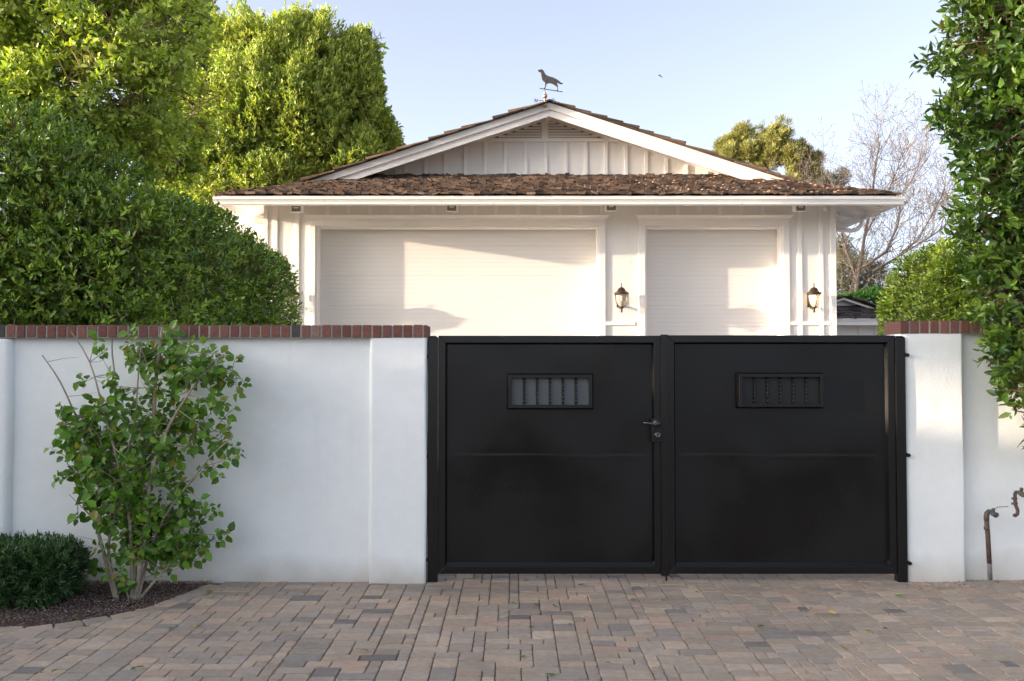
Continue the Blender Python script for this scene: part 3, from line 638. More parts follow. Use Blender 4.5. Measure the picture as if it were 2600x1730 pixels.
# hip and ridge caps
R_ = random.Random(9)
for (xe, sg) in ((XEL, 1), (XER, -1)):
    mb = MB()
    for k in range(11):
        t0 = k * .17; a = Vector((xe + sg * t0, YE + t0, ZE + PT * t0 + .045)); b_ = Vector((xe + sg * (t0 + .26), YE + t0 + .26, ZE + PT * (t0 + .26) + .022))
        if t0 > 1.5: break
        for (dx_, dy_) in ((sg * .0, -.10), (-sg * .10, .0)):
            off = Vector((dx_, dy_, -.028)); o2 = off + Vector((0, 0, .02)); k_ = R_.uniform(.8, 1.15); cc_ = R_.choice(SC[:4])
            mb.add([a, b_, b_ + off, a + off, a + Vector((0, 0, .022)), b_ + Vector((0, 0, .022)), b_ + o2, a + o2], [(0, 1, 2, 3), (7, 6, 5, 4), (0, 4, 5, 1), (1, 5, 6, 2), (2, 6, 7, 3), (3, 7, 4, 0)], tuple(q * k_ for q in cc_))
    o = mb.build('hip_cap', M_shake, None); o.parent = roof
mb = MB(); y_ = YRK - .10
while y_ < 24.5:
    for sg in (-1, 1):
        a = Vector((XA, y_, ZA + .028)); k_ = R_.uniform(.8, 1.15); cc_ = R_.choice(SC[:4])
        p = [a, a + Vector((sg * .12, 0, -.12 * RS)), a + Vector((sg * .12, .3, -.12 * RS - .02)), a + Vector((0, .3, -.02))]
        mb.add(p + [q + Vector((0, 0, .025)) for q in p], [(0, 1, 2, 3), (7, 6, 5, 4), (0, 4, 5, 1), (1, 5, 6, 2), (2, 6, 7, 3), (3, 7, 4, 0)], tuple(q * k_ for q in cc_))
    y_ += .2
o = mb.build('ridge_cap', M_shake, None); o.parent = roof
# eave: sloping board soffit, fascia, gutter
mb = MB(); zf = ZE - .06
sx = lambda dep, x0_, x1_: None
def soff(a, b_, c_, d_): mb.add([a, b_, c_, d_] + [Vector(p) + Vector((0, 0, .02)) for p in (a, b_, c_, d_)], [(0, 1, 2, 3), (7, 6, 5, 4), (0, 4, 5, 1), (1, 5, 6, 2), (2, 6, 7, 3), (3, 7, 4, 0)])
ov = DW - YE - .02
for k in range(7):                                      # boards parallel to the eave with tight joints
    t0, t1 = k * ov / 7, (k + 1) * ov / 7 - .006
    soff(Vector((XEL + t0, YE + t0 + .03, zf + PT * t0)), Vector((XER - t0, YE + t0 + .03, zf + PT * t0)), Vector((XER - t1, YE + t1 + .03, zf + PT * t1)), Vector((XEL + t1, YE + t1 + .03, zf + PT * t1)))
    wr = (XER - XR_)
    t0, t1 = k * wr / 7, (k + 1) * wr / 7 - .006
    soff(Vector((XER - t0, YE + t0 + .03, zf + PT * t0)), Vector((XER - t0, 24.8, zf + PT * t0)), Vector((XER - t1, 24.8, zf + PT * t1)), Vector((XER - t1, YE + t1 + .03, zf + PT * t1)))
    wl = (XL - XEL); t0, t1 = k * wl / 7, (k + 1) * wl / 7 - .006
    soff(Vector((XEL + t0, YE + t0 + .03, zf + PT * t0)), Vector((XEL + t0, 24.8, zf + PT * t0)), Vector((XEL + t1, 24.8, zf + PT * t1)), Vector((XEL + t1, YE + t1 + .03, zf + PT * t1)))
mb.build('soffit', M_white, gar)
mb = MB(); y_ = YE + .5
while y_ < 24:                                          # rafter tails under the side eave
    for (xa_, xb_) in ((XER - .06, XR_),):
        mb.add([(xa_, y_, zf - .005), (xb_, y_, zf - .005 + PT * (xa_ - xb_)), (xb_, y_, zf - .08 + PT * (xa_ - xb_)), (xa_, y_, zf - .05), (xa_, y_ + .045, zf - .005), (xb_, y_ + .045, zf - .005 + PT * (xa_ - xb_)), (xb_, y_ + .045, zf - .08 + PT * (xa_ - xb_)), (xa_, y_ + .045, zf - .05)], [(0, 1, 2, 3), (7, 6, 5, 4), (0, 4, 5, 1), (1, 5, 6, 2), (2, 6, 7, 3), (3, 7, 4, 0)])
    mb.build('rafter_tail', M_white, gar); mb = MB()
    y_ += .61
mb = MB(); zg = Z(520, YE - .09)
mb.box(XEL + .02, XER - .02, YE + .0, YE + .03, zg + .012, ZE - .005); mb.box(XER - .03, XER - .002, YE + .03, 24.9, zg + .012, ZE - .005); mb.box(XEL + .002, XEL + .03, YE + .03, 24.9, zg + .012, ZE - .005)
mb.build('fascia', M_white, gar, bevel=.002)
gp = [(0, .0), (-.055, .0), (-.070, .012), (-.074, .045), (-.088, .072), (-.104, .088), (-.108, .104), (-.100, .108), (-.098, .125), (-.108, .128), (-.108, .134), (-.092, .134), (-.092, .01), (0, .01)]
gp = [(YE - .002 + a, zg + b_) for a, b_ in gp]; gp = gp[:11] + [(YE - .016, zg + .134), (YE - .002, zg + .134)]
mb = MB(); mb.prismx(gp, XEL - .09, XER + .09)
for sg, xe in ((1, XER + .001), (-1, XEL - .001)):
    pp = [(xe + sg * (YE - .002 - y_), z_) for y_, z_ in gp]; mb.prism(pp if sg < 0 else pp[::-1], YE + .004, 24.9)
mb.build('gutter', M_gutter, gar, bevel=.0015)
p0 = W(2216, 548, 16.1); mb = MB()
q0 = Vector((XER - .07, 16.1, zg + .02)); e1 = Vector((XR_ + .06, 16.35, Z(584, 16.3)))
mb.tube([q0, q0 + Vector((0, 0, -.06)), q0 + Vector((-.015, .01, -.14)), q0 + Vector((-.07, .03, -.205)), q0 + Vector((-.16, .06, -.235)), e1 + Vector((.06, 0, .02)), e1 + Vector((.0, 0, -.03)), Vector((e1.x, e1.y, 2.5)), Vector((e1.x, e1.y, .05))], .036, 10); mb.build('downspout', M_white, gar, smooth=True)
# little wing wall set back at the left end + small fittings
mb = MB(); mb.box(XL - 1.9, XL - .001, DW + .9, DW + 1.1, 0, ZE - .02); mb.build('side_wing', M_siding, gar)
mb = MB(); c_ = W(1012, 438, YGB - .03); mb.box(c_.x - .06, c_.x + .06, YGB - .06, YGB, c_.z - .05, c_.z + .05); mb.build('junction_box', M_white, gar, bevel=.004)
mb = MB(); pts = [W(892, 460, 16.5), W(905, 455, 16.55), W(918, 448, 16.7), W(925, 440, 16.9)]; mb.tube(pts, .008, 6); mb.build('cable', M_white, gar)
for (pxx, pyy) in ((2133, 545), (2095, 530)):
    c_ = W(pxx, pyy, DW - .05 if pxx < 2121 else DW + .25); mb = MB(); mb.tube([c_ + Vector((-.02, .05, .05)), c_], .012, 8); mb.lathe([(.028, -.05), (.034, -.045), (.036, .0), (.02, .03), (.01, .035)], c_, 12); mb.build('motion_sensor', M_white, gar)
# soffit floods
def flood(px, py, label):
    c_ = W(px, py, YE + .22); r = empty('eave_light', c_, label, 'eave light', 'square floodlights under the garage eave')
    mb = MB(); w2, h2 = .092, .062
    miter(mb, c_.x - w2, c_.x + w2, c_.z - h2, c_.z + h2, .016, c_.y - .02, c_.y + .005)
    mb.box(c_.x - w2, c_.x + w2, c_.y + .006, c_.y + .15, c_.z - h2 * .6, c_.z + h2 + .03); mb.build('housing', M_white, r, bevel=.003)
    MB().box(c_.x - w2 + .014, c_.x + w2 - .014, c_.y - .006, c_.y + .004, c_.z - h2 + .014, c_.z + h2 - .014).build('glass', M_lens, r)
    MB().box(c_.x - .04, c_.x + .04, c_.y - .012, c_.y - .007, c_.z + .01, c_.z + .03).build('lamp_tube', M_bulboff, r)
flood(752, 531, 'square eave floodlight at the left end, above the left edge of the wide door')
flood(1147, 529, 'square eave floodlight above the middle of the wide garage door')
flood(1552, 528, 'square eave floodlight above the wall between the two garage doors')
flood(2033, 529, 'square eave floodlight at the right end, above the right lantern')
# lanterns
def lantern(px, label, lit):
    c_ = W(px, 757, DW - .19); r = empty('wall_lantern', (c_.x, c_.y, c_.z), label, 'wall lantern', 'bronze coach lanterns on the garage front'); o_ = Vector(c_)
    prof = [(.003, .262), (.008, .255), (.006, .245), (.012, .235), (.007, .225), (.010, .205), (.006, .196), (.014, .186), (.022, .180), (.045, .172), (.062, .152), (.068, .130), (.074, .124), (.082, .118), (.095, .104), (.120, .092), (.128, .082), (.128, .070), (.110, .066), (.106, .050), (.10, .048)]
    MB().lathe(prof, o_, 24).build('roof_cap', M_bronze, r, smooth=True)
    gl = [(.100, .055), (.098, .02), (.090, -.04), (.074, -.095), (.052, -.135), (.034, -.155), (.010, -.158)]
    MB().lathe(gl, o_, 24).build('glass_shade', M_glass, r, smooth=True)
    mb = MB()
    for k in range(4):
        a = math.pi / 4 * 0 + k * math.pi / 2 + math.pi * .5 + .12; d = Vector((math.cos(a), math.sin(a), 0))
        mb.tube([o_ + d * (q + .006) + Vector((0, 0, z_)) for q, z_ in [(.110, .06)] + gl[:-1]], .0065, 6)
    mb.lathe([(.040, -.150), (.044, -.160), (.03, -.175), (.018, -.182), (.024, -.192), (.016, -.21), (.020, -.225), (.012, -.245), (.003, -.255)], o_, 16)
    mb.build('cage', M_bronze, r, smooth=True)
    mb = MB(); mb.tube([o_ + Vector((0, .02, -.165)), o_ + Vector((-.01, .06, -.19)), o_ + Vector((-.02, .12, -.17)), o_ + Vector((-.02, .17, -.10))], .012, 8)
    mb.tube([o_ + Vector((0, .03, -.17)), o_ + Vector((-.02, .09, -.13)), o_ + Vector((-.02, .16, -.13))], .008, 8)
    mb.box(o_.x - .06, o_.x + .0 + .05, DW - .022, DW, o_.z - .15, o_.z + .10); mb.build('bracket', M_bronze, r, bevel=.002)
    o = MB().lathe([(.004, .03), (.018, .02), (.022, .0), (.016, -.03), (.008, -.045)], o_, 12).build('bulb', M_bulb if lit else M_bulboff, r, smooth=True)
    if lit:
        pl = bpy.data.lights.new('lantern_light', 'POINT'); po = bpy.data.objects.new('lantern_light', pl); C.objects.link(po); po.location = (0, 0, 0); pl.energy = .5; pl.color = (1, .65, .35); pl.shadow_soft_size = .03; po.parent = r
lantern(1578, 'unlit bronze lantern on the wall between the two garage doors', False)
lantern(2067, 'glowing bronze lantern at the right corner of the garage', True)
lantern(741, 'bronze lantern left of the wide garage door, half behind the hedge end', False)
# ------------------------------------------------------------------ weathervane
YV = YRK - .118
vz = lambda a, b_: (X(1330 + a / 13.07, YV, 160), Z(158.5 + b_ / 13.07, YV))
wv = empty('weathervane', (XA, YV, ZA + .08), 'dark dog silhouette weathervane on the garage ridge with N and S arms', 'weathervane')
dog = [(462, 268), (500, 252), (548, 246), (575, 233), (605, 238), (640, 268), (668, 300), (690, 350), (720, 400), (770, 440), (830, 466), (900, 486), (980, 508), (1050, 545), (1115, 580), (1160, 610), (1200, 655), (1250, 688), (1303, 702), (1290, 722), (1240, 730), (1180, 716), (1140, 690), (1112, 672),
       (1112, 715), (1132, 790), (1130, 860), (1136, 925), (1133, 942), (1085, 940), (1108, 905), (1108, 850), (1100, 806), (1050, 785), (1000, 745), (940, 712), (870, 695), (800, 700), (760, 720), (740, 790), (715, 850), (706, 890), (655, 880), (668, 858), (696, 830), (706, 770), (704, 700), (690, 662), (640, 620), (606, 575), (590, 510), (575, 440), (570, 380), (575, 345), (545, 338), (500, 312), (478, 300)]
MB().prism([vz(a, b_) for a, b_ in dog][::-1], YV - .012, YV + .012).build('dog_figure', M_copper, wv, bevel=.003)
a_ = vz(530, 866); b_ = vz(1290, 984); MB().tube([(a_[0], YV, a_[1]), (b_[0], YV, b_[1])], .008, 8).build('crossbar', M_copper, wv)
cx_ = vz(700, 0)[0]; mb = MB(); mb.tube([(cx_, YV, vz(0, 1290)[1] - .12), (cx_, YV, vz(0, 880)[1])], .005, 8)
def ball(mb, z_, r_): mb.lathe([(r_ * math.sin(math.pi * k / 10) + .0005, r_ * math.cos(math.pi * k / 10)) for k in range(11)], (cx_, YV, z_), 16)
ball(mb, vz(0, 1125)[1], .046); ball(mb, vz(0, 1020)[1], .020); mb.lathe([(.016, .03), (.02, .0), (.024, -.09), (.04, -.13)], (cx_, YV, vz(0, 1230)[1]), 12)
mb.build('finial_ball', M_brass, wv, smooth=True)
l0, l1 = vz(470, 1272), vz(925, 1265); mb = MB(); mb.tube([(l0[0], YV, l0[1]), (l1[0], YV, l1[1])], .005, 6); c0 = Vector((cx_, YV, l0[1])); mb.tube([c0 + Vector((0, -.26, 0)), c0 + Vector((0, .26, 0))], .005, 6); mb.build('compass_arm', M_copper, wv)
def stroke(mb, a, b_, w_=21):
    A, B = Vector(vz(*a)), Vector(vz(*b_)); d = (B - A).normalized(); n_ = Vector((-d.y, d.x)) * w_ / 13.07 / (F / YV) / 2
    mb.prism([(A + n_)[:], (B + n_)[:], (B - n_)[:], (A - n_)[:]][::-1], YV - .006, YV + .006)
mb = MB(); stroke(mb, (368, 1218), (368, 1325)); stroke(mb, (445, 1218), (445, 1325)); stroke(mb, (365, 1220), (448, 1322), 22); stroke(mb, (346, 1220), (388, 1220), 10); stroke(mb, (425, 1220), (466, 1220), 10); stroke(mb, (346, 1323), (390, 1323), 10); mb.build('letter_n', M_copper, wv)
mb = MB(); sp = [(1012, 1235), (990, 1216), (955, 1214), (925, 1228), (918, 1248), (940, 1262), (985, 1268), (1010, 1284), (1008, 1304), (980, 1318), (945, 1318), (920, 1296)]
mb.tube([(vz(*p)[0], YV, vz(*p)[1]) for p in sp], .0062, 6); stroke(mb, (1012, 1212), (1012, 1245), 10); stroke(mb, (918, 1290), (918, 1322), 10); mb.build('letter_s', M_copper, wv)
# ------------------------------------------------------------------ birds
def bird(px, py, Y, s, label):
    c_ = W(px, py, Y); k = s * Y / F; q = lambda a, b_: Vector(((a - 700) / 39.2 * k, 0, -(b_ - 950) / 39.2 * k)) + c_
    mb = MB(); mb.tube([q(600, 880), q(640, 910), q(700, 965), q(745, 1010), q(770, 1040)], [.3 * k, 1.1 * k, 1.5 * k, 1.1 * k, .2 * k], 8)
    for pl in ([(640, 930), (540, 870), (400, 878), (520, 935), (640, 960)], [(640, 890), (600, 800), (510, 680), (580, 740), (700, 880), (690, 920)], [(720, 960), (800, 980), (940, 1180), (980, 1215), (890, 1160), (760, 1030)]):
        pts = [q(*p) for p in pl]; n_ = len(pts); up = Vector((0, -.15 * k, 0)); mb.add([p + up for p in pts] + [p - up for p in pts], [tuple(range(n_)), tuple(range(2 * n_ - 1, n_ - 1, -1))] + [(i, i + n_, (i + 1) % n_ + n_, (i + 1) % n_) for i in range(n_)])
    return tag(mb.build('bird', M_dark), label, 'bird', 'birds in flight')
bird(1677, 193, 32, 1, 'dark bird with swept wings flying right of the weathervane')
bird(2383, 305, 60, .22, 'tiny far bird in the sky beside the right foliage')
# ------------------------------------------------------------------ outbuilding
YO = 23.0; ob = empty('outbuilding', (X(2180, YO), YO, 0), 'low white outbuilding with dark shake roof behind the garage corner', 'outbuilding')
xo0, xo1 = X(2070, YO), X(2330, YO); ze = Z(810, YO)
MB().box(xo0, xo1, YO, YO + 4, 0, ze + .1).build('wall', M_white, ob)
mb = MB()
for pxx in (2138, 2179, 2220, 2262): mb.box(X(pxx, YO), X(pxx + 6, YO), YO - .03, YO, 0, ze); mb.build('batten', M_white, ob, bevel=.002); mb = MB()
mb = MB(); mb.box(xo0 - .2, xo1 + .2, YO - .5, YO - .46, Z(826, YO - .5), Z(809, YO - .5)); mb.box(xo0 - .2, xo1 + .2, YO - .53, YO - .501, Z(815, YO - .5), Z(808, YO - .5)); mb.build('fascia', M_white, ob, bevel=.003)
za = Z(753, YO + .3); xa_ = X(2142, YO + .3); s3 = .34
mb = MB()
for sg in (-1, 1):
    p = [(xa_, za), (xa_ + sg * 1.15, za - s3 * 1.15), (xa_ + sg * 1.15, za - s3 * 1.15 - .09), (xa_, za - .09)]; mb.prism(p if sg > 0 else p[::-1], YO + .26, YO + .3)
mb.build('rake_board', M_white, ob, bevel=.003)
MB().prism([(xa_ - 1.2, za - s3 * 1.2 - .1), (xa_ + 1.2, za - s3 * 1.2 - .1), (xa_, za - .03)], YO + .5, YO + .6).build('gable_wall', M_white, ob)
ze2 = Z(808, YO - .5) - .02; mb = MB(); mb.add([(xo0 - .2, YO - .52, ze2), (xo1 + .2, YO - .52, ze2), (xo1 + .2, YO + .75, ze2 + 1.27 * s3), (xo0 - .2, YO + .75, ze2 + 1.27 * s3)], [(0, 1, 2, 3)])
for sg in (-1, 1):
    p = [(xa_, za + .01), (xa_ + sg * 1.3, za + .01 - s3 * 1.3), (xa_ + sg * 1.3, za - .03 - s3 * 1.3), (xa_, za - .03)]; mb.prism(p if sg > 0 else p[::-1], YO + .22, YO + 4)
r2 = mb.build('roof', M_deck, ob)
DC = [(.085, .07, .065), (.11, .09, .08), (.065, .055, .052), (.13, .105, .095)]
shakes('shake_course', (xo0 - .2, YO - .56, ze2), (1, 0, 0), (0, 1, s3), xo1 - xo0 + .4, 1.25, lambda s, t: True, .15, .03, 12, (.12, .26), r2, DC)
for sg in (-1, 1): shakes('shake_course', (xa_ + sg * 1.3, YO + .18, za + .015 - s3 * 1.3), (0, 1, 0), (-sg, 0, s3), 3.8, 1.33, lambda s, t: True, .2, .03, 13 + sg, (.12, .26), r2, DC)
# ================================================================== VEGETATION
GA = dict(dark=(.020, .070, .012), light=(.32, .44, .055), p=1.6)
# left hedge along the drive
hd = empty('hedge', (-4.2, 9.5, 0), 'tall dark green ficus hedge behind the left wall, running back to the garage', 'hedge')
def lhtop(P):
    y = P[:, 1]; return 1.0 - .05 * np.clip((y - 7.4) / 5.2, 0, 1)
P, N = roundbox(-5.0, -2.84, 7.0, 12.95, .5, 3.26, 21000, 21, .10, 3.2, .5, 5.0, lhtop)
P2, N2 = roundbox(-6.6, -3.30, 7.0, 9.2, .5, 3.85, 12500, 24, .15, 2.6, .5, 3.6)
P = np.vstack([P, P2]); N = np.vstack([N, N2]); ok = (N[:, 0] > -.35) & (N[:, 1] < .6); P, N = P[ok], N[ok]; Q, QN = P[::9] - N[::9] * .22, N[::9]; P, N = thin(P, N, 11, -.42, 71)
foliage('twigs', Q, QN, hd, M_leafD, 5, .2, .20, .05, up=.2, rnd=.9, dark=(.10, .065, .04), light=(.26, .19, .12))
foliage('leaves', P, N, hd, M_leafA, 6, .14, .067, .40, up=.35, rnd=.65, seed=5, yellow=.02, **GA)
P, N = roundbox(-4.9, -3.2, 7.4, 12.5, .5, 2.95, 4500, 22, .1, 2.4, .8, 5.0)
foliage('inner_leaves', P, N, hd, M_leafA, 6, .3, .13, .55, up=.1, rnd=1.2, seed=6, **GA)
mb = MB()
for k in range(16):
    y_ = 7.4 + k * .31; branching(mb, (-4.0 + random.uniform(-.2, .2), y_, 0), (random.gauss(0, .1), 0, 1), 1.0, .035, 4, 5, spread=.5, up=.2)
mb.build('branches', M_barkd, hd)
# right foliage hanging over the wall
ro = empty('overhanging_shrub', (4.3, 6.9, 0), 'tall glossy leaved shrub spilling over the right wall at the frame edge', 'shrub')
lobes = [(3.72, 6.35, 5.0, .60, .6, 1.2), (3.70, 6.3, 4.0, .64, .6, .8), (3.70, 6.35, 3.3, .56, .55, .65), (3.78, 6.4, 2.65, .60, .5, .6), (3.78, 6.4, 2.1, .50, .40, .55), (3.72, 6.3, 1.72, .40, .32, .36), (3.70, 6.25, 1.42, .32, .26, .28), (3.72, 6.25, 1.16, .24, .2, .22), (4.6, 6.5, 3.5, .9, .7, 2.6), (3.04, 6.3, 3.68, .17, .12, .09), (3.12, 6.3, 3.3, .16, .14, .16)]
P, N = ellipsoids(lobes, 8800, 31, .20, 3.2, .4, .82); Q, QN = P[::9] - N[::9] * .2, N[::9]; P, N = thin(P, N, 12, -.45, 74)
foliage('twigs', Q, QN, ro, M_leafD, 5, .3, .22, .06, up=.1, rnd=.9, dark=(.12, .08, .05), light=(.32, .22, .14))
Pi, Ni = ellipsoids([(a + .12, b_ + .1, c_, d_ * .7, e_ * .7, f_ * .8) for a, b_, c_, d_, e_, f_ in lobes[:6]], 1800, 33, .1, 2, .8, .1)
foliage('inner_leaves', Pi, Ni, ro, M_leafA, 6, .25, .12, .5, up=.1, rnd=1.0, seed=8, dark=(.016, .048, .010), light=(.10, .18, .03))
foliage('leaves', P, N, ro, M_leafA, 6, .15, .085, .43, up=.15, rnd=.7, seed=8, dark=(.018, .055, .010), light=(.21, .32, .04), p=1.6, yellow=.015)
mb = MB(); branching(mb, (4.5, 7.1, 0), (.0, .0, 1), 1.3, .07, 5, 6, spread=.35, up=.3, shrink=.62)
for (a, b_) in (((3.75, 6.3, 1.95), (3.35, 6.25, 1.62)), ((3.9, 6.25, 1.6), (3.5, 6.1, 1.30)), ((4.0, 6.3, 1.5), (3.62, 6.1, 1.12))):
    A, B = Vector(a), Vector(b_); mb.tube([Vector((4.5, 7.1, A.z + .5)), Vector((4.2, 6.85, A.z + .55)), A, A.lerp(B, .5) + Vector((0, -.03, .05)), B], [.018, .014, .008, .006, .003], 6)
mb.build('branches', M_barkd, ro)
# right clipped hedge behind the wall
rb = empty('hedge', (4.9, 9.9, 0), 'rounded clipped hedge with yellow sunlit side behind the right wall', 'hedge')
P, N = roundbox(X(2232, 9.6) + .46, 6.0, 9.2, 10.9, .3, Z(615, 9.8), 16000, 41, .11, 2.6, .3, 4.0)
ok = (N[:, 1] < .5); P, N = P[ok], N[ok]; Q, QN = P[::9] - N[::9] * .2, N[::9]; P, N = thin(P, N, 12, -.45, 75)
foliage('twigs', Q, QN, rb, M_leafD, 5, .25, .22, .06, up=.2, rnd=.9, dark=(.10, .065, .04), light=(.26, .19, .12))
foliage('leaves', P, N, rb, M_leafA, 6, .11, .062, .42, up=.35, rnd=.6, seed=9, dark=(.05, .11, .015), light=(.36, .44, .06))
mb = MB(); [branching(mb, (4.3 + .5 * k, 9.9, 0), (0, 0, 1), 1.0, .035, 4, 5) for k in range(4)]; mb.build('branches', M_barkd, rb)
# hedge behind the outbuilding
fh = empty('hedge', (9.5, 29, 0), 'bright green hedge top showing just above the outbuilding roof', 'hedge')
P, N = roundbox(X(2090, 28), X(2500, 28), 27.6, 29.5, 1, Z(728, 28), 7000, 43, .2, 1.6, .3, 5.0, lambda P: 1 - .1 * np.clip((X(2230, 28) - P[:, 0]) / 1.4, 0, 1))
foliage('leaves', P, N, fh, M_leafB, 5, .16, .10, .5, seed=10, dark=(.03, .10, .015), light=(.10, .22, .03))
MB().tube([(9.5, 28.5, 0), (9.5, 28.5, 2.5)], .08, 6).build('trunk', M_barkd, fh)
# big round tree behind the garage
bt = empty('ficus_tree', (-5.2, 21, 0), 'huge dense rounded ficus tree, sunlit, behind the left end of the garage', 'tree', 'trees behind the garage')
lobes = []
def LB(px, py, Y, rx, rz, ry=None): c_ = W(px, py, Y); k = Y / F; lobes.append((c_.x, Y, c_.z, rx * k, (ry or rx) * k, rz * k))
LB(700, 355, 21.5, 240, 300); LB(568, 280, 20.6, 85, 190); LB(645, 175, 21.2, 85, 140); LB(735, 150, 21.0, 75, 125); LB(820, 215, 21.0, 90, 160); LB(890, 280, 21.2, 100, 170); LB(930, 165, 22.2, 34, 110)
LB(950, 370, 21.3, 68, 120); LB(760, 330, 20.0, 110, 190); LB(650, 360, 19.9, 100, 170); LB(560, 430, 19.8, 110, 110); LB(860, 420, 20.2, 110, 120); LB(500, 350, 20.6, 90, 160); LB(480, 460, 20.2, 90, 80); LB(960, 450, 21.4, 60, 60); LB(700, 460, 19.8, 120, 80)
P, N = ellipsoids(lobes, 62000, 51, .19, 3.8, .30, .86)
ok = (N[:, 1] < .45); P, N = P[ok], N[ok]; Q, QN = P[::13] - N[::13] * .45, N[::13]; P, N = thin(P, N, 5.5, -.40, 72)
foliage('twigs', Q, QN, bt, M_leafD, 5, .4, .32, .045, up=.6, rnd=.7, dark=(.12, .085, .05), light=(.30, .22, .14))
foliage('crown', P, N, bt, M_leafB, 6, .24, .112, .42, up=.75, rnd=.45, spread=.75, seed=12, sc=.8, p=.75, dark=(.09, .145, .022), light=(.44, .48, .11))
Pi, Ni = ellipsoids([(a, b_, c_, d_ * .74, e_ * .74, f_ * .74) for a, b_, c_, d_, e_, f_ in lobes], 7000, 52, .1, 2.2, .6, .1)
foliage('inner_leaves', Pi, Ni, bt, M_leafB, 6, .5, .22, .5, up=.3, rnd=1.0, seed=12, sc=.8, dark=(.09, .145, .022), light=(.44, .48, .11))
mb = MB(); branching(mb, (-5.4, 21.6, 0), (0, 0, 1), 3.2, .3, 5, 8, spread=.5, up=.3); mb.build('trunk', M_barkd, bt)
# near tree at the top left
nt_ = empty('leafy_tree', (-5.6, 9.8, 0), 'sunlit yellow green leafy tree above the left hedge', 'tree')
lobes = []
LB(60, 40, 9.0, 260, 200, 220); LB(250, 150, 8.9, 190, 170, 180); LB(330, 260, 9.0, 130, 130, 140); LB(100, 250, 8.6, 210, 130, 150); LB(380, 60, 9.3, 130, 170, 150); LB(-200, 150, 9.2, 250, 350, 250); LB(300, 380, 9.6, 120, 80, 100); LB(430, 400, 10.5, 90, 80, 90); LB(490, 300, 10.8, 60, 120, 80)
P, N = ellipsoids(lobes, 10500, 61, .30, 3.6, .65, .75); Q, QN = P[::14] - N[::14] * .15, N[::14]; P, N = thin(P, N, 8, -.42, 73)
foliage('twigs', Q, QN, nt_, M_leafD, 5, .4, .3, .05, up=.1, rnd=.9, dark=(.12, .085, .05), light=(.32, .24, .16))
foliage('crown', P, N, nt_, M_leafC, 7, .22, .076, .50, up=.1, rnd=.8, spread=1.0, seed=14, dark=(.08, .14, .02), light=(.50, .58, .10), p=.8)
tips = []; mb = MB(); branching(mb, (-5.9, 9.6, 0), (.05, 0, 1), 1.5, .11, 6, 7, spread=.55, up=.15, shrink=.76); mb.build('trunk', M_bark, nt_)
# dark tree between them
dt = empty('dark_tree', (-4.6, 12.5, 0), 'dark shaded leafy tree at the top between the two sunlit trees', 'tree')
lobes = []
LB(420, 60, 12.0, 82, 140, 100); LB(340, -40, 12.0, 120, 120); LB(420, 200, 12.3, 90, 120); LB(395, 310, 12.3, 80, 110); LB(450, -60, 11.9, 50, 90)
P, N = ellipsoids(lobes, 5200, 71, .24, 2.4, .45, .8)
foliage('crown', P, N, dt, M_leafA, 6, .18, .085, .45, up=.2, rnd=.7, seed=15, dark=(.03, .08, .012), light=(.11, .20, .03))
mb = MB(); branching(mb, (-4.9, 12.6, 0), (0, 0, 1), 1.6, .12, 5, 6, spread=.5, up=.25); mb.build('trunk', M_barkd, dt)
# pale wispy shrub tree behind (left of the round tree)
pt = empty('pale_tree', (-8.6, 24, 0), 'thin pale olive tree showing left of the huge round tree', 'tree')
lobes = []; LB(515, 100, 25, 36, 120); LB(530, 20, 25, 20, 60); LB(450, 250, 24.5, 90, 180); LB(430, 430, 24, 100, 130)
P, N = ellipsoids(lobes, 3200, 81, .3, 1.6, .7, .6)
foliage('crown', P, N, pt, M_leafB, 6, .24, .11, .4, seed=16, dark=(.12, .14, .05), light=(.24, .24, .10))
mb = MB(); branching(mb, (-8.6, 24.6, 0), (0, 0, 1), 3.4, .14, 5, 6, spread=.35, up=.4); mb.build('trunk', M_barkg, pt)
# pine behind the garage right
pn = empty('pine_tree', (5.8, 34, 0), 'tufted olive green pine tree above the garage roof, right side', 'tree', 'trees behind the garage')
lobes = []
for (a, b_, rr) in [(1832, 380, 20), (1850, 362, 14), (1872, 368, 22), (1884, 340, 17), (1900, 325, 15), (1905, 352, 20), (1860, 400, 26), (1900, 390, 24), (1935, 372, 20), (1950, 345, 22), (1948, 322, 14), (1972, 330, 22), (1996, 325, 14), (1990, 350, 24), (1975, 370, 28), (2008, 362, 20), (1960, 400, 34), (2005, 395, 30), (2030, 375, 16), (2042, 400, 22), (2050, 425, 24), (2070, 415, 12), (2020, 425, 30), (1985, 435, 34), (1940, 430, 34), (1900, 425, 30), (1870, 440, 30), (2066, 445, 18), (2078, 402, 10), (2000, 470, 40), (1930, 475, 40), (2050, 465, 26)]: LB(a, b_, 34 + random.uniform(-.6, .6), rr, rr * 1.05)
P, N = ellipsoids(lobes, 13500, 91, .34, 4.5, .6, .8); P, N = thin(P, N, 4.5, -.12, 77)
foliage('crown', P, N, pn, M_leafD, 9, .26, .20, .10, up=.6, rnd=.4, spread=.7, seed=17, sc=1.2, dark=(.15, .165, .05), light=(.38, .36, .12))
mb = MB(); branching(mb, (5.9, 34.3, 0), (.05, 0, 1), 3.1, .22, 6, 6, spread=.5, up=.35, shrink=.66, tips=None); mb.build('trunk', M_barkg, pn)
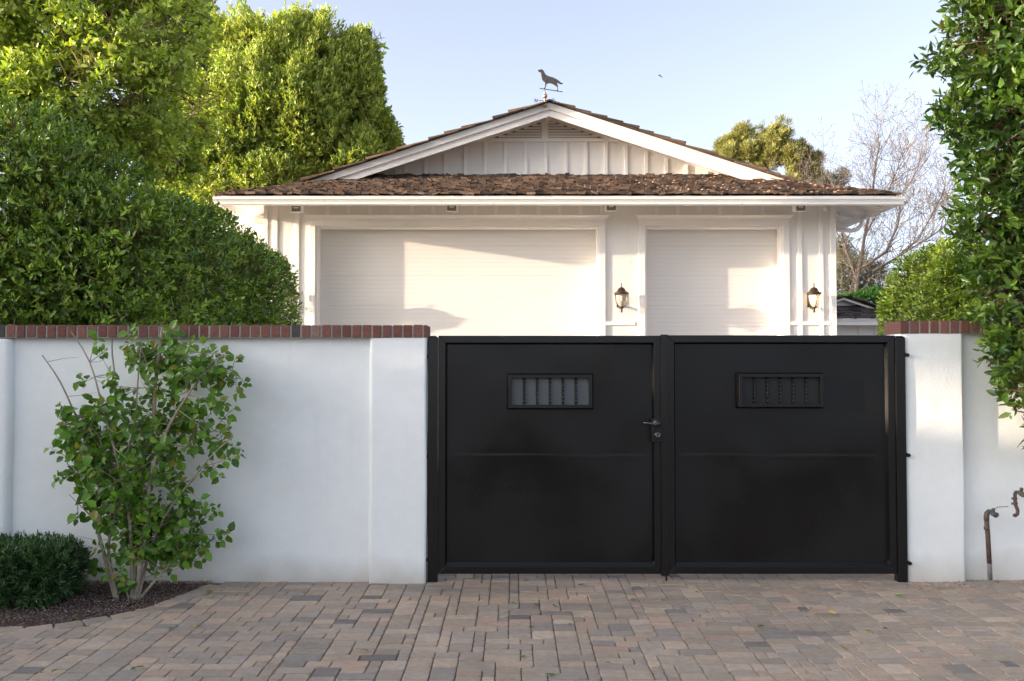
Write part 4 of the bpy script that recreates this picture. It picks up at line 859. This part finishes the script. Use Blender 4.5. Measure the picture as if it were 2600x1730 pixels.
# bare tree
be = empty('bare_tree', (11.0, 30, 0), 'bare leafless tree with fine twigs against the sky, right of the garage', 'tree')
mb = MB(); tips = []
def trace(pts, r0, r1, Y, n=6):
    P_ = [W(a, b_, Y + dy) for a, b_, dy in pts]; r0 *= .62; r1 *= .6; k = len(P_); mb.tube(P_, [r0 + (r1 - r0) * i / (k - 1) for i in range(k)], n, cap=False); return P_
YT = 29.0
mains = [trace([(2165, 800, 0), (2180, 700, 0), (2195, 600, .3), (2215, 500, .5), (2222, 420, .6), (2235, 360, .8)], .11, .03, YT),
         trace([(2180, 720, 0), (2150, 640, .4), (2130, 560, .6), (2100, 480, .8)], .07, .02, YT),
         trace([(2190, 680, 0), (2250, 640, -.5), (2280, 570, -.8), (2290, 500, -1), (2330, 430, -1.2)], .085, .02, YT),
         trace([(2190, 700, 0), (2270, 660, .5), (2330, 610, 1.0), (2370, 540, 1.2), (2400, 480, 1.4)], .08, .02, YT),
         trace([(2195, 600, .3), (2240, 520, 0), (2275, 440, 0), (2290, 390, 0)], .05, .012, YT),
         trace([(2215, 690, -.4), (2300, 640, -1), (2380, 590, -1.6), (2440, 540, -2)], .06, .015, YT)]
for Pm in mains:
    for i in range(1, len(Pm)):
        for q in range(9):
            t_ = random.random(); p = Pm[i - 1].lerp(Pm[i], t_); d = (Pm[i] - Pm[i - 1]).normalized() + Vector([random.gauss(0, .55) for _ in range(3)]) + Vector((0, 0, .15))
            branching(mb, p, d, random.uniform(.5, 1.15), .012, 4, 4, spread=.5, up=.14, shrink=.74, rmin=.0042, wob=.16, kids=(2, 3), tips=tips)
mb.build('trunk', M_barkg, be)
P = np.array([t_[0] for t_ in tips]); D = np.array([t_[1] for t_ in tips]); s_ = rng.random(len(P)) < .5
foliage('twig_tips', P[s_], D[s_], be, M_leafD, 4, .22, .06, .4, dark=(.16, .11, .07), light=(.26, .19, .11), seed=19)
# grey-green scrubby trees low behind
sc_ = empty('olive_tree', (9.4, 31, 0), 'grey green fine leaved tree low behind the garage corner', 'tree')
lobes = []; LB(2160, 690, 31, 60, 60); LB(2130, 640, 31.5, 40, 50); LB(2210, 710, 31, 50, 45); LB(2100, 720, 31, 60, 60); LB(2080, 470, 37, 55, 30); LB(2140, 450, 37, 20, 25)
P, N = ellipsoids(lobes, 5200, 95, .25, 2.2, .7, .7)
foliage('crown', P, N, sc_, M_leafD, 6, .24, .09, .3, seed=20, dark=(.085, .085, .045), light=(.15, .14, .075))
mb = MB(); branching(mb, (9.6, 31, 0), (0, 0, 1), 1.8, .09, 5, 5); mb.build('trunk', M_barkg, sc_)
# ------------------------------------------------------------------ low boxy shrub bottom left
lo_ = empty('low_shrub', (-3.5, 6.1, 0), 'low clipped dark green shrub at the left edge of the gravel bed', 'shrub')
P, N = roundbox(-4.2, X(182, 6.05, 1430), 5.83, 6.38, .0, .385, 3600, 101, .05, 6, .16, 5.5)
foliage('leaves', P, N, lo_, M_leafE, 9, .085, .045, .26, up=.35, rnd=.55, spread=.8, seed=21, dark=(.022, .065, .018), light=(.085, .16, .045), sc=5)
mb = MB(); [branching(mb, (-3.9 + .22 * k, 6.1, 0), (random.gauss(0, .2), random.gauss(0, .2), 1), .17, .008, 3, 5, rmin=.0015) for k in range(5)]; mb.build('stems', M_barkd, lo_)
# ------------------------------------------------------------------ flowering-type shrub against the wall
sh = empty('wall_shrub', (-2.55, 6.2, 0), 'open leafy shrub with pale bare stems growing against the white wall', 'shrub')
mb = MB(); YS = 6.28; stems = [
    ([(345, 1490), (335, 1400), (300, 1270), (237, 1156), (202, 1079), (154, 972), (107, 902)], .014, .004),
    ([(338, 1488), (345, 1340), (340, 1220), (385, 1100), (395, 970), (405, 890), (412, 832)], .019, .010),
    ([(342, 1488), (372, 1350), (382, 1210), (430, 1080), (500, 970), (545, 915), (578, 902)], .016, .004),
    ([(295, 1482), (262, 1400), (240, 1300), (262, 1240), (285, 1130), (295, 1000), (285, 900), (285, 860)], .015, .004),
    ([(335, 1486), (330, 1330), (300, 1180), (262, 1040), (228, 920), (180, 842)], .013, .003),
    ([(350, 1488), (380, 1400), (420, 1310), (470, 1240), (530, 1165), (590, 1110)], .013, .003),
    ([(352, 1492), (400, 1468), (440, 1430), (480, 1395)], .011, .003),
    ([(300, 1484), (275, 1400), (290, 1320), (305, 1210), (340, 1090), (352, 940), (360, 870)], .013, .003),
    ([(400, 1330), (460, 1300), (500, 1330), (530, 1370), (527, 1395), (508, 1399)], .005, .002),
    ([(300, 1260), (240, 1225), (200, 1200), (170, 1178)], .008, .003),
    ([(382, 1210), (420, 1120), (440, 1075), (520, 1100), (585, 1075)], .009, .002),
    ([(310, 1300), (250, 1320), (210, 1290), (175, 1255)], .006, .002),
    ([(385, 1105), (440, 1010), (505, 915), (522, 890)], .007, .002),
    ([(412, 900), (440, 880), (490, 862)], .004, .0015), ([(345, 1340), (430, 1350), (470, 1335)], .006, .002), ([(240, 1160), (200, 1130), (140, 1040)], .005, .002),
    ([(380, 1230), (300, 1190), (200, 1060)], .006, .002), ([(560, 930), (590, 940), (612, 968)], .003, .0012), ([(330, 1470), (300, 1455), (255, 1405)], .007, .0025), ([(500, 970), (520, 920), (530, 880)], .0035, .0015)]
allp = []
for st, r0, r1 in stems:
    dy0 = random.uniform(-.10, .10); k = len(st); Pm = []
    for i, (a, b_) in enumerate(st):
        yb = (6.16 if b_ > 1440 else YS + dy0 * min(1, (1490 - b_) / 200) + random.gauss(0, .015)); q = W(a, b_, min(yb, 6.5)); q.z = max(q.z, -.01) if b_ < 1440 or i else -.02; Pm.append(q)
    if st[0][1] < 1440 and allp: Pm[0] = min((q for f_ in allp[:8] for q in f_), key=lambda q: (q - Pm[0]).length).copy()
    # smooth
    fine = []
    for i in range(len(Pm) - 1):
        p_1 = Pm[max(i - 1, 0)]; p0_, p1_ = Pm[i], Pm[i + 1]; p2_ = Pm[min(i + 2, len(Pm) - 1)]
        for t_ in (0, .33, .66):
            a, b_, c_, d_ = p_1, p0_, p1_, p2_
            fine.append(.5 * ((2 * b_) + (c_ - a) * t_ + (2 * a - 5 * b_ + 4 * c_ - d_) * t_ * t_ + (3 * b_ - a - 3 * c_ + d_) * t_ ** 3))
    fine.append(Pm[-1]); n_ = len(fine)
    mb.tube(fine, [r0 + (r1 - r0) * i / (n_ - 1) for i in range(n_)], 8); allp.append(fine)
TP, TD = [], []
def dens(px, py):                                        # how leafy the photographed shrub is at a pixel
    d = 0
    for (cx, cy, rx, ry, w_) in ((365, 1140, 210, 180, 1.0), (430, 1060, 160, 130, .7), (280, 990, 150, 110, .5), (390, 930, 90, 90, .5), (470, 1230, 110, 130, .8), (300, 1180, 130, 150, .6), (430, 1400, 75, 80, .9), (330, 1420, 60, 60, .35), (250, 1310, 60, 70, .35), (540, 1060, 70, 130, .5), (330, 1290, 90, 90, .4), (310, 1420, 60, 60, .25), (280, 870, 40, 40, .25), (385, 860, 40, 50, .3), (550, 930, 60, 50, .3), (140, 880, 50, 25, .12), (210, 1060, 60, 60, .25), (470, 1420, 50, 40, .4), (215, 1380, 30, 50, .15)):
        d += w_ * math.exp(-(((px - cx) / rx) ** 2 + ((py - cy) / ry) ** 2) * 1.4)
    return min(d, 1.3)
def proj(p):
    d = Vector(p) - Vector((0, 0, CH)); yy = d.y * math.cos(TH) + d.z * math.sin(TH); zz = -d.y * math.sin(TH) + d.z * math.cos(TH); return 1300 + F * d.x / yy, 865 - F * zz / yy
cnt = 0; tries = 0
while cnt < 430 and tries < 20000:
    tries += 1; fine = random.choice(allp); i = random.randrange(1, len(fine)); p = fine[i]
    ang = random.uniform(0, 6.28); d = Vector((math.cos(ang), random.gauss(0, .45), math.sin(ang) * .8 + .25)).normalized(); L_ = random.uniform(.08, .30)
    e = p + d * L_; e.y = min(e.y, 6.54); a, b_ = proj(e)
    if random.random() > dens(a, b_) * 1.1 or e.z < .05: continue
    m_ = p.lerp(e, .5) + Vector((random.gauss(0, .012), 0, random.gauss(0, .012)))
    mb.tube([p, m_, e], [.0032, .0025, .0015], 5); TP.append(m_); TD.append(e - m_); cnt += 1
for _ in range(40):                                      # bare dead twigs
    fine = random.choice(allp[:8]); p = random.choice(fine[4:]); ang = random.uniform(0, 6.28); d = Vector((math.cos(ang), random.gauss(0, .3), abs(math.sin(ang)) * .7)).normalized() * random.uniform(.1, .28)
    e = p + d; e.y = min(e.y, 6.56); mb.tube([p, p.lerp(e, .5) + Vector((0, 0, random.gauss(0, .02))), e], [.003, .002, .001], 4)
mb.build('stems', M_stem, sh)
LP, LD, LN, LL = [], [], [], []
for p, d in zip(TP, TD):
    k = random.randint(5, 9); dn = d.normalized()
    for i in range(k):
        q = p + d * (1.1 * i / k) ; side = dn.orthogonal(); side.rotate(Matrix.Rotation(i * 2.5 + random.random(), 3, dn)); v = (dn * .5 + side * .9 + Vector((0, -.25, -.12))).normalized()
        if q.y > 6.5 and v.y > 0: v.y *= -1
        q = q + v * .008; LP.append(q); LD.append(v); nn = Vector((random.gauss(0, .35), -.75, .6 + random.gauss(0, .3))); LN.append(nn); LL.append(random.uniform(.042, .080))
LP, LD, LN, LL = map(np.array, (LP, LD, LN, LL)); col = leafcol(len(LP), (.035, .11, .012), (.18, .33, .03), LP, 22, 1.2, 4.0)
q = rng.random(len(LP)) < .05; col[q] = np.array([.23, .24, .03])
leaf_mesh('leaves', LP, LD, LN, LL, LL * .72, col, M_leafC, sh, fold=.14, curl=.16, wide=(.36, .70, 1.0, .78))
# ------------------------------------------------------------------ pipes
PR, PG, PD = (.115, .07, .06), (.17, .17, .165), (.10, .09, .075)
sp_ = empty('standpipe', (X(2512, 6.5), 6.52, 0), 'rusty standpipe with a lever tap rising from the paving by the wall', 'standpipe')
YPp = 6.56; A = lambda a, b_, y=YPp: W(a, b_, y)
mb = MB(); mb.tube([A(2514, 1472), A(2512, 1430)], .0165, 14, PG); mb.tube([A(2512, 1431), A(2508, 1360), A(2505, 1322)], .0165, 14, PR); mb.tube([A(2505.3, 1345), A(2505, 1338)], .019, 14, PD); mb.build('riser_pipe', M_pipe, sp_, smooth=True)
mb = MB(); mb.tube([A(2505, 1323), A(2504.5, 1312), A(2506, 1304), A(2511, 1299.5), A(2518, 1300)], [.018, .0185, .019, .0185, .016], 14, PD); mb.tube([A(2516, 1299.5), A(2522, 1305, 6.53), A(2529, 1309, 6.49)], [.014, .019, .018], 14, PD)
mb.tube([A(2522.5, 1308, 6.54), A(2522, 1292, 6.53)], [.013, .010], 10, PD); mb.tube([A(2519, 1294, 6.53), A(2525, 1294, 6.53)], .010, 8, PD); mb.build('valve_body', M_pipe, sp_, smooth=True)
mb = MB(); mb.lathe([(.0145, 0), (.0145, .022), (.012, .024), (.008, .024), (.008, .01)], A(2528, 1309, 6.495), 16, M=Matrix.Rotation(math.radians(62), 3, 'X') @ Matrix.Rotation(0, 3, 'Y')); mb.build('spout', M_steel, sp_, smooth=True)
mb = MB(); mb.tube([A(2523, 1293, 6.53), A(2528, 1292, 6.53), A(2533, 1288, 6.52), A(2560, 1286.5, 6.5)], .0028, 6, PD); mb.build('lever', M_pipe, sp_)
wp = empty('wall_pipe', (X(2578, 6.5), 6.6, .6), 'short curled rusty pipe fitting fixed to the wall at the right edge', 'pipe')
mb = MB(); mb.tube([A(2574, 1308), A(2578, 1310), A(2583, 1306), A(2584, 1296), A(2579, 1284), A(2577, 1268), A(2577, 1255), A(2579, 1250), A(2586, 1250, 6.54)], .0125, 12, PR)
mb.tube([A(2569, 1266), A(2582, 1267)], .008, 8, PD); mb.tube([A(2569, 1279), A(2583, 1279)], .008, 8, PD); mb.tube([A(2585, 1250, 6.54), A(2596, 1256, 6.50), A(2606, 1258, 6.47)], [.013, .019, .018], 12, PD); mb.tube([A(2593, 1250, 6.53), A(2594, 1240, 6.52)], .012, 10, PD)
mb.build('pipe_run', M_pipe, wp, smooth=True)
# ------------------------------------------------------------------ fallen leaves
FL = [(1262, 1484), (1295, 1534), (1353, 1537), (1415, 1545), (1467, 1489), (1523, 1483, 'b'), (1452, 1587), (1356, 1594), (1345, 1478), (1582, 1511), (1598, 1527), (1686, 1525), (1680, 1480), (1536, 1687), (1385, 1715), (1317, 1672), (1070, 1478, 'b'), (945, 1525), (968, 1554), (935, 1657), (855, 1569), (776, 1507), (684, 1483), (632, 1511), (509, 1589, 'y'), (435, 1602), (1740, 1548), (1920, 1594), (2124, 1563, 'y'), (2135, 1644), (2258, 1600, 'b'), (2292, 1517), (2400, 1530), (1764, 1506, 'b'), (2540, 1482, 'b'), (2125, 1472, 'b'), (2507, 1684), (2058, 1550), (92, 1715), (150, 1708), (345, 1700), (368, 1698), (25, 1558), (150, 1577), (200, 1577), (2213, 1608), (522, 1507), (2041, 1558), (2120, 1510, 'b'), (1700, 1560), (1240, 1500)]
lm = leafmat('fallen_leaf', .2, .5, .4)
where = lambda a: 'left' if a < 1100 else ('middle' if a < 1800 else 'right')
for it in FL:
    p = G(it[0], it[1]); p.z = .008 if it[0] > 250 else .016; kd = it[2] if len(it) > 2 else 'g'; col = {'g': (.13, .22, .03), 'y': (.50, .38, .10), 'b': (.14, .085, .045)}[kd]
    a = random.uniform(0, 6.28); D = np.array([[math.cos(a), math.sin(a), .12]]); Nn = np.array([[random.gauss(0, .3), random.gauss(0, .3), 1.0]]); L_ = np.array([random.uniform(.030, .055) * (1.35 if kd == 'y' else 1)])
    P_ = np.array([[p.x, p.y, p.z]]); o = leaf_mesh('fallen_leaf', P_ * 0, D, Nn, L_, L_ * .5, np.array([col]), lm, None, fold=.15, curl=.1); o.location = p
    nm = {'g': 'green', 'y': 'yellow', 'b': 'brown'}[kd]
    tag(o, {'g': 'small green leaf fallen on the ground before the wall and gate', 'y': 'yellow leaf lying on the pavers', 'b': 'dry brown leaf lying on the pavers'}[kd], 'leaf', nm + ' leaves fallen on the drive')
n = 260; pts = []
for _ in range(n):
    a = min(2600, 2300 + abs(random.gauss(0, 150))); b_ = 1474 + abs(random.gauss(0, 16)); p = G(a, b_); pts.append((p.x, p.y, .004 + random.random() * .004))
P = np.array(pts); a = rng.uniform(0, 6.28, n); D = np.stack([np.cos(a), np.sin(a), np.zeros(n)], 1); Nn = np.tile([0, 0, 1.], (n, 1)) + rng.normal(size=(n, 3)) * .2; L_ = rng.uniform(.006, .022, n)
o = leaf_mesh('leaf_litter', P, D, Nn, L_, L_ * .4, leafcol(n, (.09, .055, .03), (.22, .15, .09)), lm); tag(o, 'crumbled brown leaf litter on the pavers at the foot of the right pier', 'leaf litter', kind='stuff')
# ------------------------------------------------------------------ unseen hedge and tree added outside the frame to shade wall and gate
stt = empty('shade_hedge', (-17.4, -2, 0), 'long tall unseen hedge added outside the frame on the left to shade the gate', 'hedge')
P, N = roundbox(-18.8, -16.0, -16.0, 10, 0, 5.35, 21000, 111, .22, 1.2, .5, 6.0)
q = N[:, 0] > -.3; P, N = P[q], N[q]
hole = (P[:, 1] > 2.25) & (P[:, 1] < 2.98) & (P[:, 2] > 3.85) & (P[:, 2] < 4.4)  # gap shaped to let a sun patch reach the right pier
P, N = P[~hole], N[~hole]
foliage('leaves', P, N, stt, M_leafA, 5, .3, .24, .6, seed=23, **GA)
P, N = roundbox(-18.2, -16.4, -15.5, 9.5, 0, 5.1, 7000, 113, .1, 1.2, .6, 8.0); hole = (P[:, 1] > 2.1) & (P[:, 1] < 3.1) & (P[:, 2] > 3.75) & (P[:, 2] < 4.5); P, N = P[~hole], N[~hole]
foliage('inner_leaves', P, N, stt, M_leafA, 5, .3, .34, .8, seed=25, **GA)
mb = MB(); [branching(mb, (-17.4, -14 + 2 * k, 0), (0, 0, 1), 1.5, .08, 4, 5) for k in range(8)]; mb.build('branches', M_barkd, stt)
st2 = empty('shade_tree', (-17.6, 5, 0), 'round leafy unseen tree added outside the frame on the left to shade the foliage', 'tree')  # unseen, added to shade the left hedge and dapple the right foliage
P, N = ellipsoids([(-17.6, 4.3, 2.6, 1.4, 1.1, 3.4), (-17.4, 2.1, 6.6, 1.0, 1.2, 1.3), (-17.6, 3.6, 5.2, 1.0, .8, .9)], 3200, 112, .35, 2.0, .6, .8)
foliage('crown', P, N, st2, M_leafA, 5, .3, .22, .6, seed=24, **GA)
mb = MB(); branching(mb, (-17.6, 5, 0), (0, 0, 1), 2, .12, 4, 6); mb.build('trunk', M_barkd, st2)
